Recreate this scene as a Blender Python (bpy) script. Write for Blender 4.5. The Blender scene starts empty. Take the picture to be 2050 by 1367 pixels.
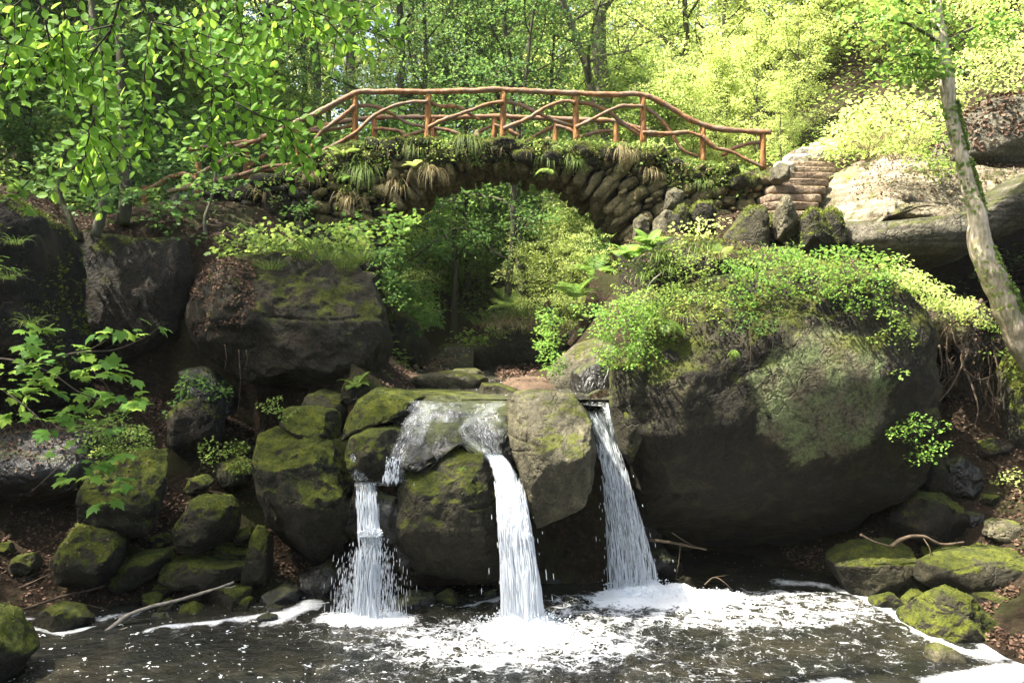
import bpy, bmesh, math
import numpy as np
from math import radians, sin, cos, pi
from mathutils import Vector

# ------------------------------------------------------------------ camera, sky, sun, exposure
scene = bpy.context.scene
col = scene.collection
F, CX, CY, HOR = 1775.0, 1025.0, 683.5, 660.0
PITCH = math.atan((CY - HOR) / F)
CAMZ = 3.7
cam = bpy.data.cameras.new('camera'); camo = bpy.data.objects.new('camera', cam); col.objects.link(camo)
camo.location = (0, 0, CAMZ); camo.rotation_euler = (pi/2 - PITCH, 0, 0)
cam.sensor_width = 36.0; cam.lens = 36.0*F/2050.0; cam.clip_start = 0.05; cam.clip_end = 2000
scene.camera = camo

SUN_DIR = Vector((-0.48, -0.14, 0.86)).normalized()      # towards the sun
SUN_EL = math.asin(SUN_DIR.z); SUN_AZ = math.atan2(SUN_DIR.x, SUN_DIR.y)
world = bpy.data.worlds.new("World"); scene.world = world; world.use_nodes = True
wn = world.node_tree.nodes; wl = world.node_tree.links
for n in list(wn): wn.remove(n)
sky = wn.new('ShaderNodeTexSky'); sky.sky_type = 'NISHITA'; sky.sun_disc = False
sky.sun_elevation = SUN_EL; sky.sun_rotation = SUN_AZ; sky.air_density = 1.0; sky.dust_density = 5.0; sky.ozone_density = 1.0
bg = wn.new('ShaderNodeBackground'); bg.inputs['Strength'].default_value = 0.115
wo = wn.new('ShaderNodeOutputWorld')
wl.new(sky.outputs[0], bg.inputs[0]); wl.new(bg.outputs[0], wo.inputs[0])
sun = bpy.data.lights.new('sun', 'SUN'); suno = bpy.data.objects.new('sun', sun); col.objects.link(suno)
sun.energy = 5.0; sun.angle = radians(0.6); sun.color = (1.0, 0.94, 0.80)
suno.rotation_euler = (-SUN_DIR).to_track_quat('-Z', 'Y').to_euler(); suno.location = (-20, 20, 40)
vs = scene.view_settings
vs.view_transform = 'Standard'; vs.look = 'None'; vs.exposure = 2.42; vs.gamma = 1.0; vs.use_curve_mapping = False
scene.cycles.max_bounces = 7; scene.cycles.diffuse_bounces = 4; scene.cycles.glossy_bounces = 3
scene.cycles.transmission_bounces = 5; scene.cycles.transparent_max_bounces = 10
scene.cycles.caustics_reflective = False; scene.cycles.caustics_refractive = False
scene.cycles.use_denoising = True
scene.cycles.sample_clamp_indirect = 6.0

# ------------------------------------------------------------------ numeric helpers
def P(px, py, Y):
    """world point on the sight line through a photo pixel, at world depth Y"""
    a = (px-CX)/F; b = (CY-py)/F
    dy = cos(PITCH) + b*sin(PITCH); dz = -sin(PITCH) + b*cos(PITCH)
    t = Y/dy
    return np.array((a*t, Y, CAMZ + dz*t))

def _h(ix, iy, iz, s):
    h = (ix*374761393 + iy*668265263 + iz*2147483647 + s*1274126177) & 0xFFFFFFFF
    h = ((h ^ (h >> 13)) * 1274126177) & 0xFFFFFFFF
    return ((h ^ (h >> 16)) & 0xFFFF) / 65535.0

def vnoise(p, s=0):
    i = np.floor(p).astype(np.int64); f = p - i; f = f*f*(3-2*f)
    x, y, z = i[:, 0], i[:, 1], i[:, 2]; r = 0
    for dx in (0, 1):
        for dy in (0, 1):
            for dz in (0, 1):
                w = (f[:, 0] if dx else 1-f[:, 0])*(f[:, 1] if dy else 1-f[:, 1])*(f[:, 2] if dz else 1-f[:, 2])
                r = r + w*_h(x+dx, y+dy, z+dz, s)
    return r*2-1

def fbm(p, octv=4, s=0, gain=0.5):
    r = 0; a = 1.0
    for k in range(octv):
        r = r + a*vnoise(p*(2.03**k) + 17.3*k, s+k); a *= gain
    return r

def sstep(a, b, x):
    t = np.clip((x-a)/(b-a), 0, 1); return t*t*(3-2*t)

# ------------------------------------------------------------------ mesh helpers
class MB:
    def __init__(s): s.V = []; s.F = []; s.n = 0; s.UV = []
    def add(s, V, *Fs):
        V = np.asarray(V, float); s.V.append(V)
        for f in Fs:
            f = np.asarray(f)
            if len(f): s.F.append(f + s.n)
        s.n += len(V); return s

def build_mesh(name, V, Fs, mat, smooth=True, uv=None, attr=None):
    me = bpy.data.meshes.new(name)
    V = np.asarray(V, np.float32)
    me.vertices.add(len(V)); me.vertices.foreach_set('co', V.ravel())
    li = np.concatenate([f.ravel() for f in Fs]).astype(np.int32)
    tot = np.concatenate([np.full(len(f), f.shape[1]) for f in Fs]).astype(np.int32)
    st = np.concatenate([[0], np.cumsum(tot)[:-1]]).astype(np.int32)
    me.loops.add(len(li)); me.loops.foreach_set('vertex_index', li)
    me.polygons.add(len(tot)); me.polygons.foreach_set('loop_start', st); me.polygons.foreach_set('loop_total', tot)
    if smooth: me.polygons.foreach_set('use_smooth', np.ones(len(tot), bool))
    me.update(calc_edges=True)
    if uv is not None:
        l = me.uv_layers.new(name='UVMap'); l.data.foreach_set('uv', np.asarray(uv, np.float32)[li].ravel())
    if attr:
        for k, a in attr.items():
            at = me.attributes.new(k, 'FLOAT', 'POINT'); at.data.foreach_set('value', np.asarray(a, np.float32))
    if mat: me.materials.append(mat)
    return me

def tagit(o, label=None, cat=None, group=None, kind=None):
    if label: o['label'] = label
    if cat: o['category'] = cat
    if group: o['group'] = group
    if kind: o['kind'] = kind
    return o

def thing(name, label, cat, loc, group=None, kind=None):
    o = bpy.data.objects.new(name, None); col.objects.link(o); o.location = Vector([float(v) for v in loc]); o.empty_display_size = .2
    return tagit(o, label, cat, group, kind)

def part(name, parent, mb, mat, smooth=True, label=None, **kw):
    V = np.concatenate(mb.V); L = np.array(parent.location)
    o = bpy.data.objects.new(name, build_mesh(name, V - L, mb.F, mat, smooth, **kw)); col.objects.link(o); o.parent = parent
    if label: o['label'] = label
    return o

def single(name, label, cat, mb, mat, group=None, kind=None, smooth=True, **kw):
    V = np.concatenate(mb.V)
    L = np.array((V[:, 0].mean(), V[:, 1].mean(), V[:, 2].min()))
    o = bpy.data.objects.new(name, build_mesh(name, V - L, mb.F, mat, smooth, **kw)); col.objects.link(o)
    o.location = Vector(L.tolist()); return tagit(o, label, cat, group, kind)

def subpart(name, part_o, mb, mat, **kw):
    """part_o sits at its parent's origin (or is a single); vertices are given in world coordinates"""
    root = part_o.parent or part_o
    V = np.concatenate(mb.V) - np.array(root.location)
    o = bpy.data.objects.new(name, build_mesh(name, V, mb.F, mat, **kw)); col.objects.link(o); o.parent = part_o
    return o

def copy_tree(root, loc, rz, sc, label=None, group=None):
    r = root.copy(); col.objects.link(r)
    r.location = Vector([float(v) for v in loc]); r.rotation_euler = (0, 0, rz); r.scale = (sc, sc, sc)
    if label: r['label'] = label
    if group: r['group'] = group
    for ch in root.children:
        c = ch.copy(); col.objects.link(c); c.parent = r
    return r

# tubes ------------------------------------------------------------
def smooth_path(pts, n):
    pts = np.asarray(pts, float); m = len(pts)
    if m < 3:
        t = np.linspace(0, 1, n)[:, None]; return pts[0]*(1-t) + pts[-1]*t
    d = np.r_[0, np.cumsum(np.linalg.norm(np.diff(pts[:, :3], axis=0), axis=1) + 1e-9)]
    t = np.linspace(0, d[-1], n)
    T = np.gradient(pts, d, axis=0)
    i = np.clip(np.searchsorted(d, t, side='right')-1, 0, m-2)
    h = (d[i+1]-d[i]); u = ((t-d[i])/h)[:, None]; h = h[:, None]
    return (2*u**3-3*u**2+1)*pts[i] + (u**3-2*u**2+u)*h*T[i] + (-2*u**3+3*u**2)*pts[i+1] + (u**3-u**2)*h*T[i+1]

def tube(mb, pts, rad, sides=7, n=None, bumps=0.0, seed=0, cap=True):
    pts = np.asarray(pts, float)
    if n: 
        q = smooth_path(np.c_[pts, np.asarray(rad, float)*np.ones(len(pts))], n); pts = q[:, :3]; rad = q[:, 3]
    rad = np.asarray(rad, float)*np.ones(len(pts))
    T = np.gradient(pts, axis=0); T /= np.linalg.norm(T, axis=1)[:, None]+1e-9
    ref = np.array((0.31, 0.17, 0.93)) if abs(T[:, 2].mean()) < .8 else np.array((0.9, 0.3, 0.1))
    A = np.cross(T, ref); A /= np.linalg.norm(A, axis=1)[:, None]+1e-9; B = np.cross(T, A)
    a = np.linspace(0, 2*pi, sides, endpoint=False)
    V = pts[:, None] + rad[:, None, None]*(A[:, None]*np.cos(a)[None, :, None] + B[:, None]*np.sin(a)[None, :, None])
    V = V.reshape(-1, 3)
    if bumps:
        rr = np.repeat(rad, sides); ctr = np.repeat(pts, sides, axis=0)
        V = ctr + (V-ctr)*(1 + bumps*fbm(V/np.maximum(rr.mean()*2.2, .004)+seed, 3, seed))[:, None]
    k = len(pts); i = np.arange(k-1)[:, None]*sides; j = np.arange(sides)[None]; j2 = (j+1) % sides
    Fq = np.stack([i+j, i+j2, i+sides+j2, i+sides+j], -1).reshape(-1, 4)
    mb.add(V, Fq)
    if cap:
        c0 = np.array([np.arange(sides)[::-1]]); c1 = np.array([np.arange(sides)])+(k-1)*sides
        mb.F.append(np.vstack([c0, c1]) + mb.n - len(V))
    return mb

# leaves -----------------------------------------------------------
LEAF = {
 'diamond': (np.array([(0, 0, 0), (.30, .5, .05), (0, 1, -.05), (-.30, .5, .05)]), [np.array([[0, 1, 2, 3]])]),
 'oval': (np.array([(0, 0, 0), (.26, .25, .05), (.33, .55, .06), (.16, .85, .02), (0, 1.0, -.06), (-.16, .85, .02), (-.33, .55, .06), (-.26, .25, .05)]),
          [np.array([[0, 1, 2, 3], [0, 3, 4, 4], [0, 5, 6, 7], [0, 4, 5, 5]])]),
}
def _fan(pts):
    n = len(pts); V = [(0, .35, 0)] + list(pts); F_ = [(0, 1+i, 1+(i+1) % n) for i in range(n)]
    return np.array(V, float), [np.array(F_)]
LEAF['beech'] = _fan([(0, 0, 0), (.13, .06, .02), (.25, .2, .045), (.32, .38, .06), (.32, .55, .06), (.25, .74, .04), (.13, .9, .0), (0, 1.04, -.05),
                      (-.13, .9, .0), (-.25, .74, .04), (-.32, .55, .06), (-.32, .38, .06), (-.25, .2, .045), (-.13, .06, .02)])
LEAF['maple'] = _fan([(0, .1, 0), (.2, .02, -.04), (.42, .0, -.1), (.36, .18, -.02), (.6, .36, -.1), (.5, .46, -.04), (.56, .64, -.1), (.3, .56, 0), (.26, .7, 0), (.14, .84, -.02), (0, 1.05, -.1),
                      (-.14, .84, -.02), (-.26, .7, 0), (-.3, .56, 0), (-.56, .64, -.1), (-.5, .46, -.04), (-.6, .36, -.1), (-.36, .18, -.02), (-.42, .0, -.1), (-.2, .02, -.04)])
LEAF['oval'] = (LEAF['oval'][0], [np.array([[0, 1, 2, 3], [0, 5, 6, 7]]), np.array([[0, 3, 4], [0, 4, 5]])])

LEAF['pinna'] = (np.array([(-.04, 0, 0), (.04, 0, 0), (.05, .45, .02), (.0, 1, -.08), (-.05, .45, .02)]), [np.array([[0, 1, 2, 3, 4]])])
def unit(v): return v/(np.linalg.norm(v, axis=-1, keepdims=True)+1e-9)

def leaves(mb, pos, direc, nrm, size, kind='diamond'):
    pos = np.asarray(pos, float); m = len(pos)
    if m == 0: return
    D = unit(np.asarray(direc, float)); N = np.asarray(nrm, float); N = unit(N - (N*D).sum(1)[:, None]*D); R = np.cross(D, N)
    T, Fs = LEAF[kind]; k = len(T); size = np.asarray(size, float)*np.ones(m)
    V = pos[:, None] + size[:, None, None]*(T[None, :, 0, None]*R[:, None] + T[None, :, 1, None]*D[:, None] + T[None, :, 2, None]*N[:, None])
    off = (np.arange(m)*k)[:, None, None]
    mb.add(V.reshape(-1, 3), *[(f[None]+off).reshape(-1, f.shape[1]) for f in Fs])

def sprays(mb, rng, C, R, n, size, kind='diamond', tilt=.25, thick=.12, outward=None, flat=1.0, ntilt=.35):
    """flat, layered sprays of leaves round the centres C"""
    C = np.asarray(C, float); m = len(C)
    R = np.asarray(R, float)*np.ones(m)
    nr = unit(np.c_[rng.normal(0, tilt, m), rng.normal(0, tilt, m), np.ones(m)])
    if outward is not None: nr = unit(nr + np.asarray(outward)*.35)
    idx = np.repeat(np.arange(m), n); q = len(idx)
    a = rng.uniform(0, 2*pi, q); r = np.sqrt(rng.uniform(0, 1, q))*R[idx]
    e1 = unit(np.cross(nr, np.array((.3, 1, 0.1)))); e2 = np.cross(nr, e1)
    off = e1[idx]*(np.cos(a)*r)[:, None] + e2[idx]*(np.sin(a)*r)[:, None]*flat
    pos = C[idx] + off + nr[idx]*(rng.normal(0, thick, q)*R[idx])[:, None]
    pos[:, 2] -= .25*r*r/np.maximum(R[idx], .01)
    d = unit(off + rng.normal(0, .35, (q, 3))*R[idx][:, None]); d[:, 2] -= .25
    nn = nr[idx] + rng.normal(0, ntilt, (q, 3))
    leaves(mb, pos, d, nn, size*rng.uniform(.65, 1.2, q), kind)

def blades(mb, rng, base, n, length, width, spread=.6, droop=1.2, lean=(0, 0, 0), segs=5, rad=.05):
    """arching grass blades that droop under gravity"""
    a = rng.uniform(0, 2*pi, n); L = length*rng.uniform(.5, 1.15, n)
    b = np.asarray(base, float) + np.c_[np.cos(a), np.sin(a), np.zeros(n)]*rad*rng.uniform(0, 1, n)[:, None]
    v = unit(np.c_[np.cos(a)*spread, np.sin(a)*spread, np.ones(n)] + rng.normal(0, .18, (n, 3)) + np.asarray(lean))
    side = unit(np.cross(v, np.c_[rng.normal(0, .4, n), rng.normal(0, .4, n), np.ones(n)])); pts = []
    p = b.copy(); step = L/segs; w = width*rng.uniform(.6, 1.2, n)
    for k in range(segs+1):
        ww = (w*(1-(k/segs)**2*.95))[:, None]/2
        pts.append(np.stack([p-side*ww, p+side*ww], 1)); p = p + v*step[:, None]
        v = unit(v + np.array((0, 0, -1.))*(droop/segs)*rng.uniform(.8, 1.3, n)[:, None])
    V = np.stack(pts, 1).reshape(n, -1, 3); k = V.shape[1]; off = (np.arange(n)*k)[:, None, None]
    q = np.array([[2*i, 2*i+1, 2*i+3, 2*i+2] for i in range(segs)])
    mb.add(V.reshape(-1, 3), (q[None]+off).reshape(-1, 4))

def fern(mb, rng, base, n=7, L=.5, lean=(0, 0, 0), up=1.0, droop=.9, a0=0, a1=2*pi):
    L = L*1.1
    m = 40 if base[1] < 15 else 18
    for k in range(n):
        a = a0 + (a1-a0)*(k+rng.uniform(.1, .9))/n; l = L*rng.uniform(.7, 1.1)
        v = unit(np.array((cos(a)*.75, sin(a)*.75, up)) + np.asarray(lean) + rng.normal(0, .1, 3)); p = np.array(base, float)
        pp = []; vv = []
        for i in range(m):
            pp.append(p.copy()); vv.append(v.copy()); p = p + v*l/m; v = unit(v + np.array((0, 0, -droop/m*(1+.8*i/m))))
        pp = np.array(pp); vv = np.array(vv); t = np.linspace(0, 1, m)
        side = unit(np.cross(vv, np.array((0, 0, 1.)) + .001)); nn = np.cross(side, vv)
        w = l*.26*np.sin(pi*np.clip(t*.92+.08, 0, 1))**.8
        tube(mb, pp, .004*(1-.7*t)+.001, 3, cap=False)
        for s in (-1, 1):
            leaves(mb, pp[2:], (side*s+vv*.35)[2:], nn[2:]+rng.normal(0, .1, (m-2, 3)), w[2:]*1.05, 'pinna')

# ------------------------------------------------------------------ materials (all procedural)
class NT:
    def __init__(s, name):
        s.m = bpy.data.materials.new(name); s.m.use_nodes = True; s.t = s.m.node_tree
        for n in list(s.t.nodes): s.t.nodes.remove(n)
        s.out = s.t.nodes.new('ShaderNodeOutputMaterial')
    def n(s, typ, ins=None, **kw):
        x = s.t.nodes.new(typ)
        for k, v in kw.items(): setattr(x, k, v)
        for k, v in (ins or {}).items():
            sock = x.inputs[k]
            if isinstance(v, bpy.types.NodeSocket): s.t.links.new(v, sock)
            else: sock.default_value = (*v, 1) if isinstance(v, tuple) and len(v) == 3 and sock.type == 'RGBA' else v
        return x
    def noise(s, vec, scale, detail=4, rough=.55, dist=0, out=0, **kw):
        return s.n('ShaderNodeTexNoise', {'Vector': vec, 'Scale': scale, 'Detail': detail, 'Roughness': rough, 'Distortion': dist}, **kw).outputs[out]
    def ramp(s, fac, stops):
        r = s.n('ShaderNodeValToRGB', {0: fac}); e = r.color_ramp.elements
        while len(e) < len(stops): e.new(.5)
        for k, (p, c) in enumerate(stops):
            e[k].position = p; e[k].color = (*c, 1) if not isinstance(c, (int, float)) else (c, c, c, 1)
        return r.outputs[0]
    def math(s, op, a, b=0.0, c=None, clamp=False):
        x = s.n('ShaderNodeMath', {0: a, 1: b}, operation=op, use_clamp=clamp)
        if c is not None: x.inputs[2].default_value = c
        return x.outputs[0]
    def mix(s, f, a, b):
        x = s.t.nodes.new('ShaderNodeMix'); x.data_type = 'RGBA'
        for sock, v in ((x.inputs[0], f), (x.inputs[6], a), (x.inputs[7], b)):
            if isinstance(v, bpy.types.NodeSocket): s.t.links.new(v, sock)
            else: sock.default_value = v if isinstance(v, (int, float)) else (*v, 1)
        return x.outputs[2]
    def bump(s, h, dist, strength=1.0, normal=None):
        d = {'Height': h, 'Distance': dist, 'Strength': strength}
        if normal is not None: d['Normal'] = normal
        return s.n('ShaderNodeBump', d).outputs[0]
    def done(s, sh):
        s.t.links.new(sh, s.out.inputs[0]); return s.m

def bsdf(t, **kw): return t.n('ShaderNodeBsdfPrincipled', {k.replace('_', ' '): v for k, v in kw.items()}).outputs[0]

def rock_mat(name, dark, light, moss=.5, mossamt=.5, mc=((.04, .055, .006), (.17, .19, .014)), scale=1.0, rough=.85, stain=None, strata=0, patch=None, bump=.03, wet=0):
    t = NT(name); co = t.n('ShaderNodeNewGeometry'); pos = co.outputs['Position']
    n1 = t.noise(pos, 1.3*scale, 6, .62, .3); n2 = t.noise(pos, 9*scale, 5, .6); n3 = t.noise(pos, 45*scale, 4, .7)
    c = t.ramp(n1, [(.32, dark), (.68, light)])
    c = t.mix(t.math('MULTIPLY', t.ramp(n2, [(.42, 0.), (.62, 1.)]), .55), c, tuple(.45*v for v in dark))
    stk = t.noise(t.n('ShaderNodeMapping', {'Vector': pos, 'Scale': (5, 5, .55)}).outputs[0], 1.3, 5, .65, .4)
    c = t.mix(t.math('MULTIPLY', t.ramp(stk, [(.44, 1.), (.58, 0.)]), .45), c, tuple(.4*v for v in dark))
    if stain:
        c = t.mix(t.math('MULTIPLY', t.ramp(t.noise(pos, 2.1, 4, .6, 1.5), [(.5, 0.), (.66, 1.)]), .7), c, stain)
    if strata:
        sp = t.n('ShaderNodeMapping', {'Vector': pos, 'Scale': (.25, .25, 7)}).outputs[0]
        sn = t.noise(sp, 1.4, 5, .6, .6); c = t.mix(t.math('MULTIPLY', t.ramp(sn, [(.42, 1.), (.55, 0.)]), strata), c, tuple(.35*v for v in dark))
    vo = t.n('ShaderNodeTexVoronoi', {'Vector': pos, 'Scale': 14*scale}).outputs['Distance']
    lich = t.ramp(t.math('ADD', vo, t.math('MULTIPLY', n1, .5)), [(.30, 1.), (.36, 0.)])
    c = t.n('ShaderNodeHueSaturation', {'Value': t.math('MULTIPLY_ADD', t.ramp(n3, [(.3, 0.), (.7, 1.)]), 1.0, .5), 'Color': c}).outputs[0]
    c = t.mix(t.math('MULTIPLY', lich, .3), c, (.16, .18, .11))
    if patch:      # a lichen-covered disc on the stone
        (px, py, pz), pr = patch
        d = t.n('ShaderNodeVectorMath', {0: pos, 1: (px, py, pz)}, operation='SUBTRACT').outputs[0]
        d = t.n('ShaderNodeVectorMath', {0: d, 1: (1, .3, 1)}, operation='MULTIPLY').outputs[0]
        ln = t.n('ShaderNodeVectorMath', {0: d}, operation='LENGTH').outputs['Value']
        ln = t.math('ADD', ln, t.math('MULTIPLY', t.math('SUBTRACT', t.noise(pos, 3.2, 6, .72), .5), 1.0))
        pm = t.ramp(t.math('DIVIDE', ln, pr), [(.86, 1.), (.95, 0.)])
        hole = t.ramp(t.noise(pos, 11, 8, .8), [(.40, .25), (.50, .95)])
        pc = t.mix(t.ramp(t.noise(pos, 2.6, 3), [(.4, 0.), (.6, 1.)]), (.125, .155, .06), (.11, .095, .055))
        c = t.mix(t.math('MULTIPLY', pm, hole), c, pc)
    nz = t.n('ShaderNodeSeparateXYZ', {0: co.outputs['Normal']}).outputs[2]
    mm = t.math('ADD', nz, t.math('MULTIPLY', t.math('SUBTRACT', t.noise(pos, 2.4, 5, .65), .5), 2.6))
    mm = t.math('ADD', mm, t.math('MULTIPLY', t.math('SUBTRACT', n2, .5), .8))
    mf = t.math('MULTIPLY', t.ramp(mm, [(max(moss-.12, 0), 0.), (min(moss+.2, 1), 1.)]), mossamt)
    mcol = t.mix(t.ramp(t.noise(pos, 5, 4, .6), [(.35, 0.), (.65, 1.)]), mc[0], mc[1])
    mcol = t.mix(t.math('MULTIPLY', n3, .7), mcol, tuple(v*.5 for v in mc[0]))
    c = t.mix(mf, c, mcol)
    h = t.math('ADD', t.math('MULTIPLY', n1, .8), t.math('ADD', t.math('MULTIPLY', n2, .55), t.math('MULTIPLY', n3, t.math('ADD', .12, t.math('MULTIPLY', mf, .35)))))
    cr = t.n('ShaderNodeTexVoronoi', {'Vector': t.n('ShaderNodeVectorMath', {0: pos, 1: t.noise(pos, 3, 3, out=1)}, operation='ADD').outputs[0], 'Scale': 1.1*scale}, feature='DISTANCE_TO_EDGE').outputs[0]
    h = t.math('ADD', h, t.math('MULTIPLY', t.ramp(cr, [(.0, 0.), (.035, 1.)]), .18))
    r = t.math('SUBTRACT', rough, t.math('MULTIPLY', n2, .25*wet+.05))
    r = t.math('ADD', r, t.math('MULTIPLY', mf, .25), clamp=True)
    c = t.mix(t.math('MULTIPLY', t.ramp(t.noise(pos, 24*scale, 4, .75), [(.38, 1.), (.55, 0.)]), .55), c, tuple(.4*v for v in dark))
    return t.done(bsdf(t, Base_Color=c, Roughness=r, Normal=t.bump(h, bump*3.2, 1.), Specular_IOR_Level=.3+.3*wet))

def leaf_mat(name, c1, c2, trans=.42, gloss=.42, back=1.6):
    t = NT(name); g = t.n('ShaderNodeNewGeometry'); r = g.outputs['Random Per Island']
    c = t.mix(r, c1, c2)
    tc = t.n('ShaderNodeHueSaturation', {'Hue': .475, 'Saturation': .97, 'Value': back, 'Color': c}).outputs[0]
    a = bsdf(t, Base_Color=c, Roughness=gloss+.08, Specular_IOR_Level=.18)
    b = t.n('ShaderNodeBsdfTranslucent', {'Color': tc}).outputs[0]
    return t.done(t.n('ShaderNodeMixShader', {0: trans, 1: a, 2: b}).outputs[0])

def bark_mat(name, dark, light, moss=0., stretch=(9, 9, 1.6), scale=2.2):
    t = NT(name); g = t.n('ShaderNodeTexCoord').outputs['Object']
    v = t.n('ShaderNodeMapping', {'Vector': g, 'Scale': stretch}).outputs[0]
    n1 = t.noise(v, scale, 6, .65, .6); n2 = t.noise(g, 6, 4)
    c = t.ramp(n1, [(.3, dark), (.7, light)])
    if moss:
        c = t.mix(t.math('MULTIPLY', t.ramp(n2, [(.45, 0.), (.62, 1.)]), moss), c, (.05, .075, .015))
    return t.done(bsdf(t, Base_Color=c, Roughness=.85, Specular_IOR_Level=.2, Normal=t.bump(n1, .02, .9)))

def noise_mat(name, a, b, scale=8, rough=.8, bump=.01, c3=None, stretch=None, spec=.3):
    t = NT(name); g = t.n('ShaderNodeNewGeometry').outputs['Position']
    if stretch: g = t.n('ShaderNodeMapping', {'Vector': g, 'Scale': stretch}).outputs[0]
    n1 = t.noise(g, scale, 6, .65); c = t.ramp(n1, [(.32, a), (.68, b)])
    if c3: c = t.mix(t.ramp(t.noise(g, scale*.3, 4), [(.45, 0.), (.6, 1.)]), c, c3)
    return t.done(bsdf(t, Base_Color=c, Roughness=rough, Specular_IOR_Level=spec, Normal=t.bump(n1, bump, .8)))

def island_mat(name, cols, rough=.8, trans=0., spec=.25):
    t = NT(name); r = t.n('ShaderNodeNewGeometry').outputs['Random Per Island']
    c = t.ramp(r, [((i+.0)/max(len(cols)-1, 1), k) for i, k in enumerate(cols)])
    a = bsdf(t, Base_Color=c, Roughness=rough, Specular_IOR_Level=spec)
    if trans:
        a = t.n('ShaderNodeMixShader', {0: trans, 1: a, 2: t.n('ShaderNodeBsdfTranslucent', {'Color': c}).outputs[0]}).outputs[0]
    return t.done(a)

M = {}
M['rock_moss'] = rock_mat('mossy_stone', (0.0151, 0.0132, 0.0066), (0.0437, 0.0378, 0.0185), moss=.28, mossamt=.95)
M['rock_half'] = rock_mat('half_mossy_stone', (0.0177, 0.0155, 0.0078), (0.0599, 0.0528, 0.0266), moss=.55, mossamt=.85)
M['rock_grey'] = rock_mat('grey_sandstone', (0.0614, 0.0544, 0.0316), (0.1533, 0.1347, 0.0799), moss=.80, mossamt=.8, rough=.75)
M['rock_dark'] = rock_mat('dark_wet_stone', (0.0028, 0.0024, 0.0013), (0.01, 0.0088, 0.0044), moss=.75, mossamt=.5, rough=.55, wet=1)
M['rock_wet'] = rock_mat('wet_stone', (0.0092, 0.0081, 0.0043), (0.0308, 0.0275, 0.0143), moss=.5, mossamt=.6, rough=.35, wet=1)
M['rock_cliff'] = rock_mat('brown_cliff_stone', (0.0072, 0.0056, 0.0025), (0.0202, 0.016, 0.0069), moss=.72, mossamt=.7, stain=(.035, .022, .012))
M['rock_left'] = rock_mat('dark_boulder_stone', (0.0134, 0.0112, 0.0055), (0.0447, 0.0377, 0.0182), moss=.62, mossamt=.7, stain=(.035, .024, .013))
pc = P(1655, 790, 12.0)
M['rock_big'] = rock_mat('lichen_boulder_stone', (0.01, 0.0076, 0.0034), (0.0234, 0.0181, 0.0078), moss=.42, mossamt=.55, stain=(.045, .040, .016), patch=(tuple(pc.tolist()), 1.02))
M['rock_sand'] = rock_mat('banded_sandstone', (.27, .22, .14), (.50, .43, .31), moss=.88, mossamt=.7, strata=.75, bump=.05)
M['rock_sand2'] = rock_mat('shade_tinted_sandstone', (.09, .08, .055), (.22, .2, .15), moss=.8, mossamt=.6, strata=.85, bump=.05)  # shaded copy of the sandstone, its shade put into darker tones
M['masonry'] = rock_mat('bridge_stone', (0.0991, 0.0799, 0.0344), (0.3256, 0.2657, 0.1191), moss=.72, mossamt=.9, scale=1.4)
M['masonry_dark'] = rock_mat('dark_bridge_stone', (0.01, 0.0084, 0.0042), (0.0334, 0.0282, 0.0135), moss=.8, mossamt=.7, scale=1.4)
M['pale_stone'] = rock_mat('pale_sandstone', (.4, .36, .3), (.62, .58, .49), moss=1., mossamt=.2)
M['step_stone'] = rock_mat('step_sandstone', (.14, .095, .06), (.38, .29, .20), moss=1., mossamt=.25)
M['moss'] = island_mat('moss', [(.03, .045, .006), (.09, .12, .014), (.17, .20, .025)], .9, .25)
M['mossdim'] = island_mat('dim_moss', [(.025, .03, .006), (.055, .07, .012), (.10, .12, .02)], .9, .2)
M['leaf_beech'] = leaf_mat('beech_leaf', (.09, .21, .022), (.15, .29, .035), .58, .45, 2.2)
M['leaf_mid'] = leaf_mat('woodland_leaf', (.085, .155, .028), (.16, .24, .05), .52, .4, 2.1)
M['leaf_cool'] = leaf_mat('shade_tinted_leaf', (.055, .13, .028), (.095, .20, .042), .48, .4)  # shaded copy of the leaf: shade put into a darker green
M['leaf_bright'] = leaf_mat('sun_tinted_leaf', (.27, .37, .09), (.42, .51, .17), .5, .4)  # sunlit copy of the leaf: sun glow put into the pale colour
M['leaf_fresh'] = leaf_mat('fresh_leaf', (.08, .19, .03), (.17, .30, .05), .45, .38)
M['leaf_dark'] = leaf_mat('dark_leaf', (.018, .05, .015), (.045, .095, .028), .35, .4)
M['grass'] = island_mat('grass_blade', [(.07, .12, .02), (.12, .19, .035), (.20, .24, .06)], .6, .35)
M['drygrass'] = island_mat('dry_grass_blade', [(.12, .09, .04), (.22, .17, .08), (.30, .25, .13), (.10, .13, .03)], .7, .3)
M['litter'] = island_mat('fallen_leaves', [(.035, .018, .010), (.085, .048, .03), (.17, .105, .07), (.06, .035, .02)], .75, .1)
M['bark'] = bark_mat('grey_bark', (.035, .03, .022), (.13, .115, .085), .5)
M['bark_pale'] = bark_mat('pale_bark', (.19, .145, .09), (.60, .52, .40), .5)
M['bark_dark'] = bark_mat('dark_bark', (.02, .017, .012), (.07, .06, .042), .6)
M['twig'] = noise_mat('twig_bark', (.02, .015, .01), (.06, .045, .03), 30, .8, .002)
M['deadwood'] = noise_mat('grey_deadwood', (.12, .10, .08), (.28, .25, .20), 14, .8, .004, stretch=(1, 1, 1))
M['root'] = noise_mat('root_bark', (.03, .02, .012), (.10, .072, .045), 14, .85, .006)
M['rail'] = noise_mat('orange_stained_wood', (.20, .085, .020), (.38, .185, .05), 11, .65, .03, c3=(.12, .045, .014), stretch=(4, 4, 1.0))
M['railtop'] = noise_mat('weathered_rail_wood', (.08, .04, .02), (.30, .14, .055), 11, .65, .03, c3=(.15, .10, .065))
M['gravel'] = noise_mat('gravel', (.05, .032, .02), (.15, .10, .065), 38, .9, .03)

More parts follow.
